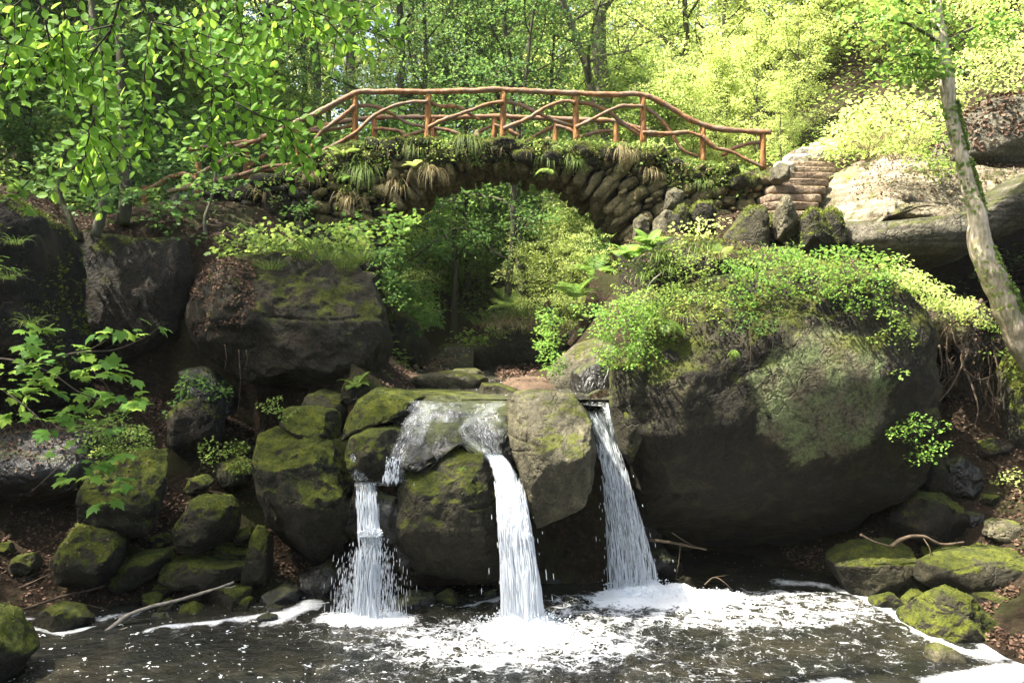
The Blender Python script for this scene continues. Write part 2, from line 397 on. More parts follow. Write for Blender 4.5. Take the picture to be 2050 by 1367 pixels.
# ------------------------------------------------------------------ terrain
low = [P(0,1240,11.3), P(150,1235,11.6), P(300,1215,12.0), P(450,1205,12.1), P(600,1190,12.4), (-2,12.6,-.15), (0,12.8,-.2), (2,13.4,-.1), (3.5,13.6,-.05),
       (-4.5,9,-.7),(0,8,-.8),(3,8,-.7),(0,10.5,-.7),(2,11,-.6),(-3,10.5,-.5),(4,9,-.5),(3,12,-.45),(0,5,-.3),(0,3,1.0),(-6,3,1.6),(6,3,1.6),(0,-4,2.4),(0,-15,3),
       P(50,1140,12.2), P(50,1060,12.8), P(400,1010,12.9), P(200,1080,12.6), P(420,950,13.4), P(100,860,14.0), P(0,850,13.6), P(250,830,14.2), P(450,850,14.3),
       P(1650,1150,13.4), P(1850,1215,11.85), P(2050,1330,9.8), P(1900,1060,12.9), P(2040,1050,12.2), P(2000,950,13), P(1900,900,13.4), P(2040,870,13.3),P(1950,740,14.1),P(2050,700,14.3),
       (-9,8,1.5),(-9,12,3),(9,8,1.2),(9,11,2.2),(-14,5,5),(14,5,5),(-14,14,7),(14,16,7.5),(-20,-8,8),(20,-8,8),(3,15.5,.15),(5,15,.3),(6.5,15.5,3.2),(8,16.5,3.9),(0,30,0),(-3,16,1)]
upp = [(-1,12.5,2.6),(.5,12.5,2.6),(.5,15,2.55),(1.6,14.5,2.55),(.5,17,2.62),(-1.5,15,2.5),(-1.6,17,2.65),(-1,20,2.9),(-.7,24,3.2),(-1.5,32,4),(-2,45,6.2),(-2,60,11),
       P(1050,757,16.5), P(800,748,18.5), P(770,600,19), P(700,640,16.5), P(820,640,23), P(300,410,16), P(450,395,17.2), P(600,350,18), P(620,560,15.2), P(150,440,16), P(50,380,17), P(-200,300,17), P(200,320,24),
       P(0,160,28), P(400,330,28), P(650,400,27), P(700,500,22), (-25,20,16),(-25,40,22),(-40,30,28),(-12,50,17),P(250,470,15.2),P(450,470,15.5),P(100,470,14.6),
       P(1230,640,15.5),P(1190,560,20),P(1100,610,21),P(1300,470,17),P(1400,460,16),P(1500,440,15.4),P(1400,520,13.8),P(1620,480,14.8),P(1700,380,17),P(1650,310,21),P(1560,350,18.5),P(1500,345,22),P(1350,420,20),
       P(1800,300,18),P(1950,300,18.5),P(2050,150,20),(14,18,11),(14,24,15),(18,32,21),(25,42,28),(12,36,15),(8,30,11.5),(4,45,12),(32,22,22),(3,13,4.2),(5,13.4,4.4),(3.0,19,3.9),(-1.8,20,2.8),(-.5,20,2.8),(-1.9,22,2.95),(-.9,22,2.9),(.2,19,2.65),(1.4,19,2.7),(1.4,20.5,2.8),(1.45,21.6,2.85),(1.5,23,3.1),(-1.5,24,3.05),(-2.3,24,3.3),(-7.4,20,5.55),(-6.5,19,5.7),(-8,22,5.8),(-6.2,22,5.9),(-8.6,19,5.6),(0,90,11),(-10,120,14),(-40,70,26),(40,80,36)]
def _rbf(A, k=0.0):
    A = np.array([np.asarray(a, float) for a in A]); X = A[:, :2]; n = len(X)
    D = np.linalg.norm(X[:, None]-X[None], axis=-1); B = np.c_[np.ones(n), X]
    K = np.block([[-D - k*np.eye(n), B], [B.T, np.zeros((3, 3))]]); w = np.linalg.solve(K, np.r_[A[:, 2], 0, 0, 0])
    def f(x, y):
        Q = np.c_[x, y]; D = np.linalg.norm(Q[:, None]-X[None], axis=-1); return -D @ w[:n] + w[n] + Q @ w[n+1:]
    return f
_lo, _up = _rbf(low, .15), _rbf(upp, .1)
def H(x, y):
    x = np.atleast_1d(np.asarray(x, float)); y = np.atleast_1d(np.asarray(y, float))*np.ones(len(x))
    cl = np.interp(x, [-12, -6, -4.4, -3.4, -2.4, -.5, 1.3, 2.2, 5.2, 6.2, 7.0, 12], [14.6, 15.0, 15.1, 14.2, 12.95, 12.9, 12.9, 15.0, 15.4, 17.2, 17.6, 18])
    s = sstep(-.12, .35, y-cl + .12*vnoise(np.c_[x*2, y*2, x*0], 5))
    a = _lo(x, y); b = _up(x, y)
    z = a*(1-s) + b*s
    z = z + (.05 + .5*sstep(24, 60, y))*fbm(np.c_[x*.9, y*.9, x*0], 4, 3)
    return z
def Hs(x, y): return float(H([x], [y])[0])
def axis(lo, hi, a, b, fine, k):
    mid = np.arange(a, b+1e-6, fine)
    L = a - (np.geomspace(1, 1+(a-lo), k)-1)[1:][::-1]; R = b + (np.geomspace(1, 1+(hi-b), k)-1)[1:]
    return np.r_[L, mid, R]
gx = axis(-140, 140, -11, 12, .11, 60); gy = axis(-60, 200, 5, 24, .11, 70)
GX, GY = np.meshgrid(gx, gy); gz = np.concatenate([H(a, b) for a, b in zip(np.array_split(GX.ravel(), 60), np.array_split(GY.ravel(), 60))])
nx, ny = len(gx), len(gy); ii = (np.arange(ny-1)[:, None]*nx + np.arange(nx-1)[None]).ravel()
mb = MB(); mb.add(np.c_[GX.ravel(), GY.ravel(), gz], np.stack([ii, ii+1, ii+nx+1, ii+nx], -1))
tg = NT('forest_floor'); gp = tg.n('ShaderNodeNewGeometry').outputs['Position']
c = tg.ramp(tg.noise(gp, 14, 6, .7), [(.3, (.010, .008, .005)), (.55, (.035, .024, .015)), (.72, (.075, .05, .035))])
c = tg.mix(tg.ramp(tg.noise(gp, 1.1, 5, .6), [(.50, 0.), (.66, 1.)]), c, (.035, .038, .014))
ground = single('ground', None, None, mb, tg.done(bsdf(tg, Base_Color=c, Roughness=.95, Specular_IOR_Level=.1, Normal=tg.bump(tg.noise(gp, 22, 6, .75), .06, 1.))), kind='structure')

# ------------------------------------------------------------------ rocks
_ico = {}
def ico(n):
    if n not in _ico:
        bm = bmesh.new(); bmesh.ops.create_icosphere(bm, subdivisions=n, radius=1)
        _ico[n] = (np.array([v.co[:] for v in bm.verts]), np.array([[v.index for v in f.verts] for f in bm.faces])); bm.free()
    return _ico[n]

def rock_geo(out, Y, T, tilt=0., under=0., n=5, amp=.07, cuts=(), ncut=10, seed=0, p=.58, cy=None, ridge=.5, fine=1.0, groove=.022):
    O = np.array([P(a, b, Y) for a, b in out])[:, [0, 2]]
    x0, z0 = O[:, 0], O[:, 1]; x1, z1 = np.roll(x0, -1), np.roll(z0, -1); cr = x0*z1-x1*z0; A = cr.sum()/2
    c = np.array([((x0+x1)*cr).sum(), ((z0+z1)*cr).sum()])/(6*A)
    d, Fi = ico(n); th = np.arctan2(d[:, 2], d[:, 0]); e = np.c_[np.cos(th), np.sin(th)]
    r = np.full(len(th), 0.)
    for k in range(len(O)):
        a = O[k]-c; b = O[(k+1) % len(O)]-O[k]; den = e[:, 0]*b[1]-e[:, 1]*b[0]; den = np.where(abs(den) < 1e-9, 1e-9, den)
        t = (a[0]*b[1]-a[1]*b[0])/den; u = (a[0]*e[:, 1]-a[1]*e[:, 0])/den
        ok = (t > 0) & (u >= -1e-6) & (u <= 1+1e-6); r = np.where(ok, np.maximum(r, t), r)
    r = np.where(r <= 0, np.median(r), r)
    sp = np.hypot(d[:, 0], d[:, 2]); cp = -d[:, 1]
    s = np.clip(sp, 0, 1)**p; Tf, Tb = T if isinstance(T, (tuple, list)) else (T, T)
    dep = np.where(cp > 0, Tf, Tb)*np.sign(cp)*np.abs(cp)**.8
    V = np.c_[e[:, 0]*r*s, -dep, e[:, 1]*r*s]
    size = math.sqrt(abs(A)); rng = np.random.default_rng(seed+1000)
    for cu in cuts:
        nn = unit(np.array(cu[:3], float)); h = V @ nn; lim = h.max()*cu[3]; V = V - nn*(np.maximum(h-lim, 0)*.93)[:, None]
    for _ in range(ncut):
        nn = unit(rng.normal(0, 1, 3)*np.array((.9, 1.2, .9))); h = V @ nn; lim = h.max()*rng.uniform(.68, .94); V = V - nn*(np.maximum(h-lim, 0)*.92)[:, None]
    W = V + np.array((c[0], Y, c[1])); nd = unit(V)
    q = W/size*1.3 + seed*7.7
    rd = 1-np.abs(fbm(q*3.3+4, 4, seed+21))*1.6
    disp = amp*size*fbm(q, 5, seed) + amp*size*ridge*(-np.abs(fbm(q*1.7+9, 3, seed+9))) + amp*size*.30*(rd-.5) + fine*(.022*fbm(W*7, 4, seed+3) + .010*fbm(W*24, 3, seed+5))
    gro = np.abs(fbm(np.c_[W[:, 0]*.5, W[:, 1]*.5, W[:, 2]*2.2]/max(size, .8)*1.6+seed, 3, seed+7)); disp = disp - groove*size*np.exp(-(gro/.07)**2)
    edge = np.abs(cp)**.5*.75 + .25
    W = W + nd*(disp*edge)[:, None]
    dz = W[:, 2]-c[1]
    W[:, 1] += tilt*dz + under*np.maximum(-dz, 0)
    return W, Fi

def normals(V, Fi):
    a, b, c = V[Fi[:, 0]], V[Fi[:, 1]], V[Fi[:, 2]]; fn = np.cross(b-a, c-a); return (a+b+c)/3, fn/2

def moss_on(mb, rng, V, Fi, dens=900, thr=.35, size=.022, noise_s=2.4, amt=0.0, ymax=None):
    C, fn = normals(V, Fi); ar = np.linalg.norm(fn, axis=1); nn = unit(fn)
    w = nn[:, 2] + fbm(C*noise_s, 3, 4)*.7 + amt
    ok = (w > thr) & (nn[:, 1] < .5)
    if ymax is not None: ok &= C[:, 1] < ymax
    idx = np.where(ok)[0]
    if len(idx) == 0: return
    m = int(min(ar[idx].sum()*dens, 14000)); pr = ar[idx]/ar[idx].sum(); k = rng.choice(idx, m, p=pr)
    r1, r2 = np.sqrt(rng.uniform(0, 1, m)), rng.uniform(0, 1, m)
    A, B, Cc = V[Fi[k, 0]], V[Fi[k, 1]], V[Fi[k, 2]]
    p = A*(1-r1)[:, None] + B*(r1*(1-r2))[:, None] + Cc*(r1*r2)[:, None]
    d = nn[k] + rng.normal(0, .55, (m, 3))
    leaves(mb, p - nn[k]*.004, d, rng.normal(0, 1, (m, 3)), size*rng.uniform(.5, 1.4, m), 'diamond')

RNG = np.random.default_rng(7)
ROCKS = {}
def rock(out, Y, T, label, mat='rock_moss', name='boulder', cat='boulder', moss=None, group=None, **kw):
    V, Fi = rock_geo(out, Y, T, **kw); mb = MB().add(V, Fi)
    o = single(name, label, cat, mb, M[mat], group)
    if moss:
        m = MB(); moss_on(m, RNG, V, Fi, **({} if moss is True else moss))
        if m.n: part('moss', o, m, M['moss' if mat != 'rock_left' else 'mossdim'], smooth=False)['kind'] = 'stuff'
    ROCKS[label] = (V, Fi)
    return V, Fi

# the big blocks -----------------------------------------------------
R_left = rock([(372,700),(368,620),(395,555),(450,520),(520,505),(590,500),(625,503),(690,520),(742,560),(770,620),(774,690),(752,742),(705,778),(640,772),(560,780),(470,765),(400,742)], 14.2, (1.5, 1.6),
     'huge dark overhanging boulder with grassy top below the left end of the bridge', 'rock_left', n=7, amp=.10, under=.7, tilt=.15, seed=3, p=.5, ncut=12,
     cuts=[(.25,-.8,.55,.72),(-.5,-.8,.1,.78)])
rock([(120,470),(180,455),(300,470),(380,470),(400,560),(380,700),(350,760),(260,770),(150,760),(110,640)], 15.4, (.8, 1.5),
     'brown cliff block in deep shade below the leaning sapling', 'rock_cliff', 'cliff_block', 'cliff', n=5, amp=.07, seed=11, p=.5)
rock([(-160,380),(20,400),(95,430),(120,520),(125,640),(140,740),(100,830),(0,860),(-160,860)], 13.2, (1.0, 2.0),
     'dark mossy cliff side at the left edge behind the sycamore twigs', 'rock_cliff', 'cliff_block', 'cliff', n=5, amp=.09, seed=13, p=.5, moss=dict(dens=500, thr=.2, size=.05))
rock([(-200,880),(-100,850),(60,845),(200,850),(300,870),(330,905),(250,960),(120,1010),(-50,1010),(-200,1000)], 13.3, (1.1, 1.3),
     'dark undercut ledge covered in fallen leaves at left', 'rock_dark', 'rock_ledge', 'rock ledge', n=5, amp=.07, under=.5, seed=14, p=.5)
rock([(345,770),(370,738),(410,732),(455,750),(475,790),(470,830),(420,845),(365,830)], 14.0, .6, 'dim rounded boulder in the dark hollow under the huge left boulder', 'rock_dark', seed=15)
rock([(345,890),(348,820),(375,795),(415,790),(440,820),(448,860),(430,905),(380,930)], 13.5, .5, 'brown topped boulder with small plants left of the mossy blocks', 'rock_cliff', seed=16, moss=dict(dens=700, thr=.5))
rock([(500,905),(508,870),(540,838),(600,825),(640,850),(672,880),(700,905),(712,960),(716,1030),(700,1085),(670,1140),(600,1150),(545,1130),(515,1060),(500,985)], 12.3, (.85, 1.0),
     'large mossy block left of the left cascade, its lower half in shadow', 'rock_moss', n=7, amp=.13, tilt=.15, under=.85, seed=21, p=.48, ncut=6, ridge=.8, cuts=[(-.1,-.45,.9,.72),(.35,-.6,-.6,.82)], moss=dict(dens=900, thr=.55, size=.018))
rock([(560,850),(575,815),(620,812),(665,820),(688,838),(686,872),(650,888),(600,880)], 12.7, .5,
     'smooth moss topped stone perched behind the large mossy block', 'rock_moss', seed=22, n=5, moss=dict(dens=900, thr=.6, size=.018))
rock([(585,835),(590,795),(640,782),(690,790),(702,825),(690,850),(640,850)], 13.4, .5, 'smooth dull green boulder at the back beside the ledge', 'rock_half', seed=23)
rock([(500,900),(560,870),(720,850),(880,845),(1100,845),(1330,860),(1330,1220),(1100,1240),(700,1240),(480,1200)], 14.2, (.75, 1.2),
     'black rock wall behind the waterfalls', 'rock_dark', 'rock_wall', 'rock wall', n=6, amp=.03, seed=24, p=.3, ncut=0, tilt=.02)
# the ledge the stream runs over
rock([(800,830),(830,800),(900,794),(1020,796),(1100,800),(1090,880),(1030,930),(990,935),(930,890),(870,895),(830,960),(790,975),(770,930),(790,880)], 12.75, (.75, 1.4),
     'wet dark ledge rock that the stream slides over', 'rock_wet', 'rock_ledge', 'rock ledge', n=6, amp=.07, tilt=.55, seed=25, p=.4, ncut=3, cuts=[(0,-.2,1,.95)])
rock([(690,880),(697,835),(715,800),(750,778),(800,782),(850,795),(842,822),(800,838),(760,850),(725,868)], 12.6, (.5, .9),
     'mossy slab with a hollow at the left end of the ledge', 'rock_moss', 'rock_slab', 'rock slab', n=6, amp=.1, tilt=.6, seed=29, p=.45, ncut=4, moss=dict(dens=700, thr=.7, size=.014))
rock([(700,985),(712,960),(760,975),(800,990),(822,1030),(815,1080),(780,1110),(730,1100),(690,1060)], 12.1, (.35, .6),
     'black wet stones between the steps of the left cascade', 'rock_wet', 'stone', 'stone', n=5, amp=.14, seed=35)
rock([(770,1100),(760,1060),(800,1010),(850,1020),(850,1100),(830,1160),(790,1170)], 12.2, (.35, .6),
     'dripping rough rock right of the left cascade', 'rock_wet', 'stone', 'stone', n=5, amp=.14, seed=36)
rock([(692,905),(705,875),(740,857),(790,855),(812,868),(800,900),(790,935),(770,965),(730,955),(700,935)], 11.95, (.42,.6),
     'small mossy stone between the two spouts of the left cascade', 'rock_moss', n=5, tilt=.3, seed=26, moss=dict(dens=800, thr=.7, size=.015))
rock([(800,975),(812,935),(850,905),(890,880),(930,878),(965,900),(985,945),(996,1020),(1000,1110),(992,1180),(940,1190),(860,1180),(820,1150),(802,1080)], 12.1, (.8, .9),
     'rounded olive boulder between left and middle waterfall', 'rock_half', n=7, amp=.07, seed=27, p=.55, under=.85, tilt=.15, ncut=5, cuts=[(-.2,-.5,.85,.75)], moss=dict(dens=600, thr=.9, size=.015))
rock([(1015,800),(1035,785),(1090,782),(1150,790),(1180,830),(1192,890),(1185,950),(1160,1010),(1125,1060),(1098,1090),(1080,1070),(1060,1010),(1040,940),(1018,870)], 12.0, (.95, 1.1),
     'pale grey sandstone boulder with pits between the middle and right waterfall', 'rock_grey', n=7, amp=.05, seed=28, p=.55, ncut=3, tilt=.1, under=.15,
     cuts=[(.02,-.66,.75,.66),(.15,-.85,-.5,.70),(-.75,-.5,.2,.72)], ridge=.4)
# the big right boulder
R_big = rock([(1252,760),(1290,690),(1310,620),(1380,575),(1480,560),(1600,555),(1740,575),(1800,640),(1825,740),(1832,850),(1852,930),(1848,1020),(1825,1085),(1700,1118),(1500,1132),(1370,1130),(1305,1085),(1280,1010),(1262,930),(1248,860)], 13.2, (1.3, 2.4),
     'huge dark boulder with a pale lichen disc right of the waterfalls', 'rock_big', n=7, amp=.085, seed=31, p=.34, ncut=4, groove=.012, tilt=.02, under=.62, cuts=[(0,-1,0,.88),(0,-.75,-.66,.72)], ridge=.2)
rock([(1222,820),(1225,740),(1240,705),(1275,700),(1305,740),(1312,800),(1290,870),(1262,930),(1240,900)], 12.4, (.4, .8), 'yellow mossy buttress at the left corner of the huge right boulder', 'rock_moss', seed=32, n=5, p=.5)
rock([(1140,800),(1145,745),(1165,728),(1200,725),(1232,740),(1232,800)], 14.6, .7, 'dark mossy overhang stone behind the right waterfall lip', 'rock_dark', seed=33, n=4)
rock([(1085,770),(1100,735),(1150,690),(1200,674),(1245,680),(1250,800),(1130,800),(1095,790)], 15.6, (.8, 1.2), 'smooth grey slanting rock slab behind the falls under the bushes', 'rock_grey', n=5, seed=34, amp=.03, ncut=2, tilt=.3)
# upstream
rock([(680,800),(690,765),(715,745),(745,752),(755,780),(735,805),(705,812)], 13.4, (.4, .5), 'mossy stone wedged under the corner of the overhanging boulder', 'rock_moss', 'stone', 'stone', seed=39, n=5, moss=dict(dens=900, thr=.5, size=.018))
rock([(1135,800),(1150,788),(1200,786),(1258,788),(1266,850),(1245,910),(1205,900),(1170,860),(1145,830)], 13.6, (.72, .8), 'wet black rock under the lip of the right waterfall', 'rock_wet', 'stone', 'stone', seed=38, n=5, amp=.1)
rock([(700,800),(705,765),(740,742),(775,748),(800,775),(780,800),(735,810)], 14.6, (.6, .8), 'dark sloping rock between the overhanging boulder and the upper stream', 'rock_half', 'rock_slab', 'rock slab', seed=37, n=5, tilt=.4)
rock([(945,735),(950,700),(985,665),(1040,655),(1100,665),(1150,690),(1140,740),(1090,752),(1040,750),(985,752)], 19, (1.0, 1.5), 'undercut boulder capped with dry grass beyond the gravel bar', 'rock_half', seed=41, under=.7, n=5)
rock([(862,722),(862,692),(900,686),(945,688),(950,715),(905,725)], 24.5, .6, 'mossy block beside the far stream', 'rock_moss', seed=42, n=4)
rock([(872,735),(875,712),(905,708),(912,730),(895,738)], 22, .25, 'small rounded stone before the mossy block upstream', 'rock_half', seed=43, n=4)
rock([(905,740),(910,712),(935,708),(945,725),(940,742)], 21.5, .3, 'green angular stone in the far stream', 'rock_moss', seed=44, n=4)
rock([(700,780),(690,700),(720,640),(765,600),(830,640),(860,690),(855,735),(800,745),(740,745)], 19.5, (1.2, 1.8), 'shady rock bank upstream behind the huge left boulder', 'rock_cliff', 'rock_bank', 'rock bank', seed=45, n=5, under=.4)
for k, (o_, y_, l_) in enumerate([([(820,768),(830,752),(900,742),(965,748),(990,765),(960,782),(860,784)], 15.2, 'flat grey rock shelf in the middle of the upper stream'),
        ([(890,752),(910,738),(960,738),(985,752),(950,764),(905,762)], 16.9, 'smaller flat rock shelf further up the stream'),
        ([(945,790),(955,768),(1000,768),(1040,782),(1030,795),(970,798)], 14.2, 'mossy low slab at the edge of the gravel bar'),
        ([(700,800),(735,784),(850,780),(960,786),(1000,800),(960,812),(760,815)], 13.6, 'long olive slab along the lip above the cascade'),
        ([(730,742),(760,733),(800,736),(820,745),(790,754),(745,752)], 18, 'low stones at the left edge of the upper stream')]):
    rock(o_, y_, (.5, .7), l_, 'rock_grey' if k in (0, 1) else 'rock_half', 'rock_slab', 'rock slab', seed=50+k, n=4, p=.4, amp=.05)

# left bank stones ---------------------------------------------------
LB = [([(135,1020),(140,990),(165,955),(220,925),(265,905),(325,903),(336,950),(330,1010),(312,1070),(250,1085),(190,1080),(150,1055)], 12.1, (.6,.8), 'big square mossy boulder on the left bank with an orange sunlit corner', dict(under=.5, n=6)),
 ([(95,1130),(110,1085),(150,1050),(190,1040),(230,1060),(246,1090),(235,1140),(190,1180),(130,1190),(100,1170)], 11.7, (.5,.6), 'leaf strewn mossy boulder below the big square one', dict(under=.5, n=5)),
 ([(355,1050),(365,1010),(395,990),(440,995),(472,1020),(480,1050),(450,1090),(400,1108),(362,1095)], 12.2, (.4,.6), 'rounded mossy boulder with small ivy on its face, left bank', dict(n=5)),
 ([(204,1170),(225,1135),(270,1108),(340,1100),(350,1125),(300,1160),(250,1185),(215,1192)], 12.1, (.35,.5), 'flat slanting mossy slab beside the leaf strewn boulder', dict(n=5, p=.45)),
 ([(318,1160),(325,1125),(380,1118),(440,1125),(500,1130),(500,1158),(440,1170),(360,1175)], 12.1, (.3,.45), 'low mossy step stone on the left bank', dict(n=5, p=.4)),
 ([(395,1130),(400,1098),(430,1085),(480,1098),(520,1100),(530,1128),(480,1140),(420,1140)], 12.45, (.3,.45), 'upper mossy step stone above the low one', dict(n=5, p=.4)),
 ([(488,1160),(500,1090),(515,1050),(535,1055),(542,1100),(535,1160),(510,1178)], 12.2, (.3,.4), 'upright mossy stone post by the steps', dict(n=5, p=.4)),
 ([(462,1085),(475,1062),(505,1050),(515,1075),(495,1092)], 12.6, .2, 'wedge shaped mossy stone above the step stones', dict(n=4)),
 ([(282,1215),(284,1190),(310,1183),(330,1195),(325,1218),(300,1225)], 11.9, .18, 'mossy cube stone at the water edge behind the fallen stick', dict(n=4)),
 ([(300,1185),(310,1170),(340,1168),(352,1180),(335,1192)], 12.1, .15, 'small green stone behind the mossy cube stone', dict(n=4)),
 ([(298,1240),(305,1228),(330,1226),(355,1240),(350,1254),(312,1254)], 11.4, .15, 'wet dark stone touching the foam below the stick', dict(n=4)),
 ([(318,1215),(330,1195),(350,1200),(358,1225),(335,1235)], 11.7, .15, 'stone wedged against the fallen stick', dict(n=4)),
 ([(352,1240),(362,1210),(400,1200),(412,1225),(400,1246),(370,1250)], 11.7, .22, 'olive round stone at the water line right of the stick', dict(n=4)),
 ([(400,1205),(415,1180),(460,1170),(500,1175),(510,1200),(470,1215),(420,1215)], 12.0, .3, 'broad mossy stone below the step stones', dict(n=4)),
 ([(460,1225),(470,1200),(500,1192),(515,1208),(505,1228),(480,1234)], 11.9, .2, 'mossy stone beside the white foam tongue', dict(n=4)),
 ([(520,1215),(530,1180),(565,1165),(600,1180),(598,1215),(560,1228)], 12.1, .3, 'dark stone where the foam tongue begins', dict(n=4)),
 ([(522,1222),(540,1205),(575,1215),(560,1235),(530,1236)], 11.8, .14, 'small wet stone standing in front of the dark stone', dict(n=4)),
 ([(510,1238),(525,1229),(555,1230),(566,1238),(545,1243),(520,1243)], 11.25, .1, 'tiny dark rock islet in the white foam', dict(n=4)),
 ([(65,1255),(75,1225),(110,1207),(150,1212),(185,1240),(188,1252),(140,1262),(90,1262)], 11.1, (.3,.3), 'flat grey triangular stone in the shallows', dict(n=5, p=.45)),
 ([(-90,1367),(-80,1240),(-20,1215),(10,1235),(45,1285),(60,1310),(30,1345),(-20,1400),(-80,1420)], 9.4, .5, 'mossy rock cut by the bottom left corner', dict(n=5)),
 ([(295,1090),(300,1070),(330,1062),(345,1080),(330,1098),(305,1102)], 12.5, .15, 'little mossy stone beside the big square boulder', dict(n=4)),
 ([(430,960),(440,925),(480,915),(510,930),(505,965),(460,980)], 13.3, .3, 'dull mossy stone above the litter gully', dict(n=4)),
 ([(440,915),(450,890),(490,882),(505,905),(480,925)], 13.7, .25, 'brownish stone at the head of the litter gully', dict(n=4)),
 ([(365,985),(380,955),(410,948),(430,965),(420,985),(390,992)], 12.9, .25, 'low mossy stone in the litter gully', dict(n=4)),
 ([(0,1110),(0,1085),(20,1085),(25,1105),(10,1118)], 12.3, .15, 'green stone at the left edge in the leaf litter', dict(n=4)),
 ([(18,1140),(30,1110),(70,1105),(85,1130),(60,1150),(30,1150)], 12.1, .2, 'dark grey stone in the leaf litter', dict(n=4)),
 ([(760,1235),(770,1195),(820,1183),(870,1190),(880,1215),(850,1232),(800,1240)], 12.0, .35, 'wet stone splashed by the left cascade', dict(n=5)),
 ([(868,1225),(872,1195),(895,1180),(920,1188),(930,1210),(905,1225)], 12.1, .2, 'grey round stone right of the splashed stone', dict(n=4)),
 ([(960,1200),(965,1184),(990,1182),(1002,1195),(985,1206)], 12.3, .12, 'small black stone at the foot of the olive boulder', dict(n=4)),
 ([(585,1195),(600,1150),(660,1120),(720,1150),(720,1200),(660,1215),(610,1212)], 12.5, .4, 'dark low rock under the large mossy block', dict(n=4)),
 ([(1050,1190),(1060,1150),(1110,1135),(1150,1160),(1145,1195),(1090,1205)], 13.2, .3, 'dim round stone in the grotto right of the middle waterfall', dict(n=4)),
 ([(1280,1150),(1290,1110),(1330,1095),(1370,1120),(1365,1155),(1320,1165)], 13.4, .3, 'dim stone at the mouth of the right grotto', dict(n=4))]
for k, (o_, y_, T_, l_, kw) in enumerate(LB):
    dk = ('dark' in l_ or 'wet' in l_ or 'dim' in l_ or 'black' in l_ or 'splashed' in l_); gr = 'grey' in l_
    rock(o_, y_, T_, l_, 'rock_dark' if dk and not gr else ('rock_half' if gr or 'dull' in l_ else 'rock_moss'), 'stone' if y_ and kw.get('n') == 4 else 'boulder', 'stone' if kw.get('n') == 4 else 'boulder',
         moss=None if dk or gr else dict(dens=1100, thr=.35, size=.017), seed=100+k, **{**dict(amp=.08), **kw})
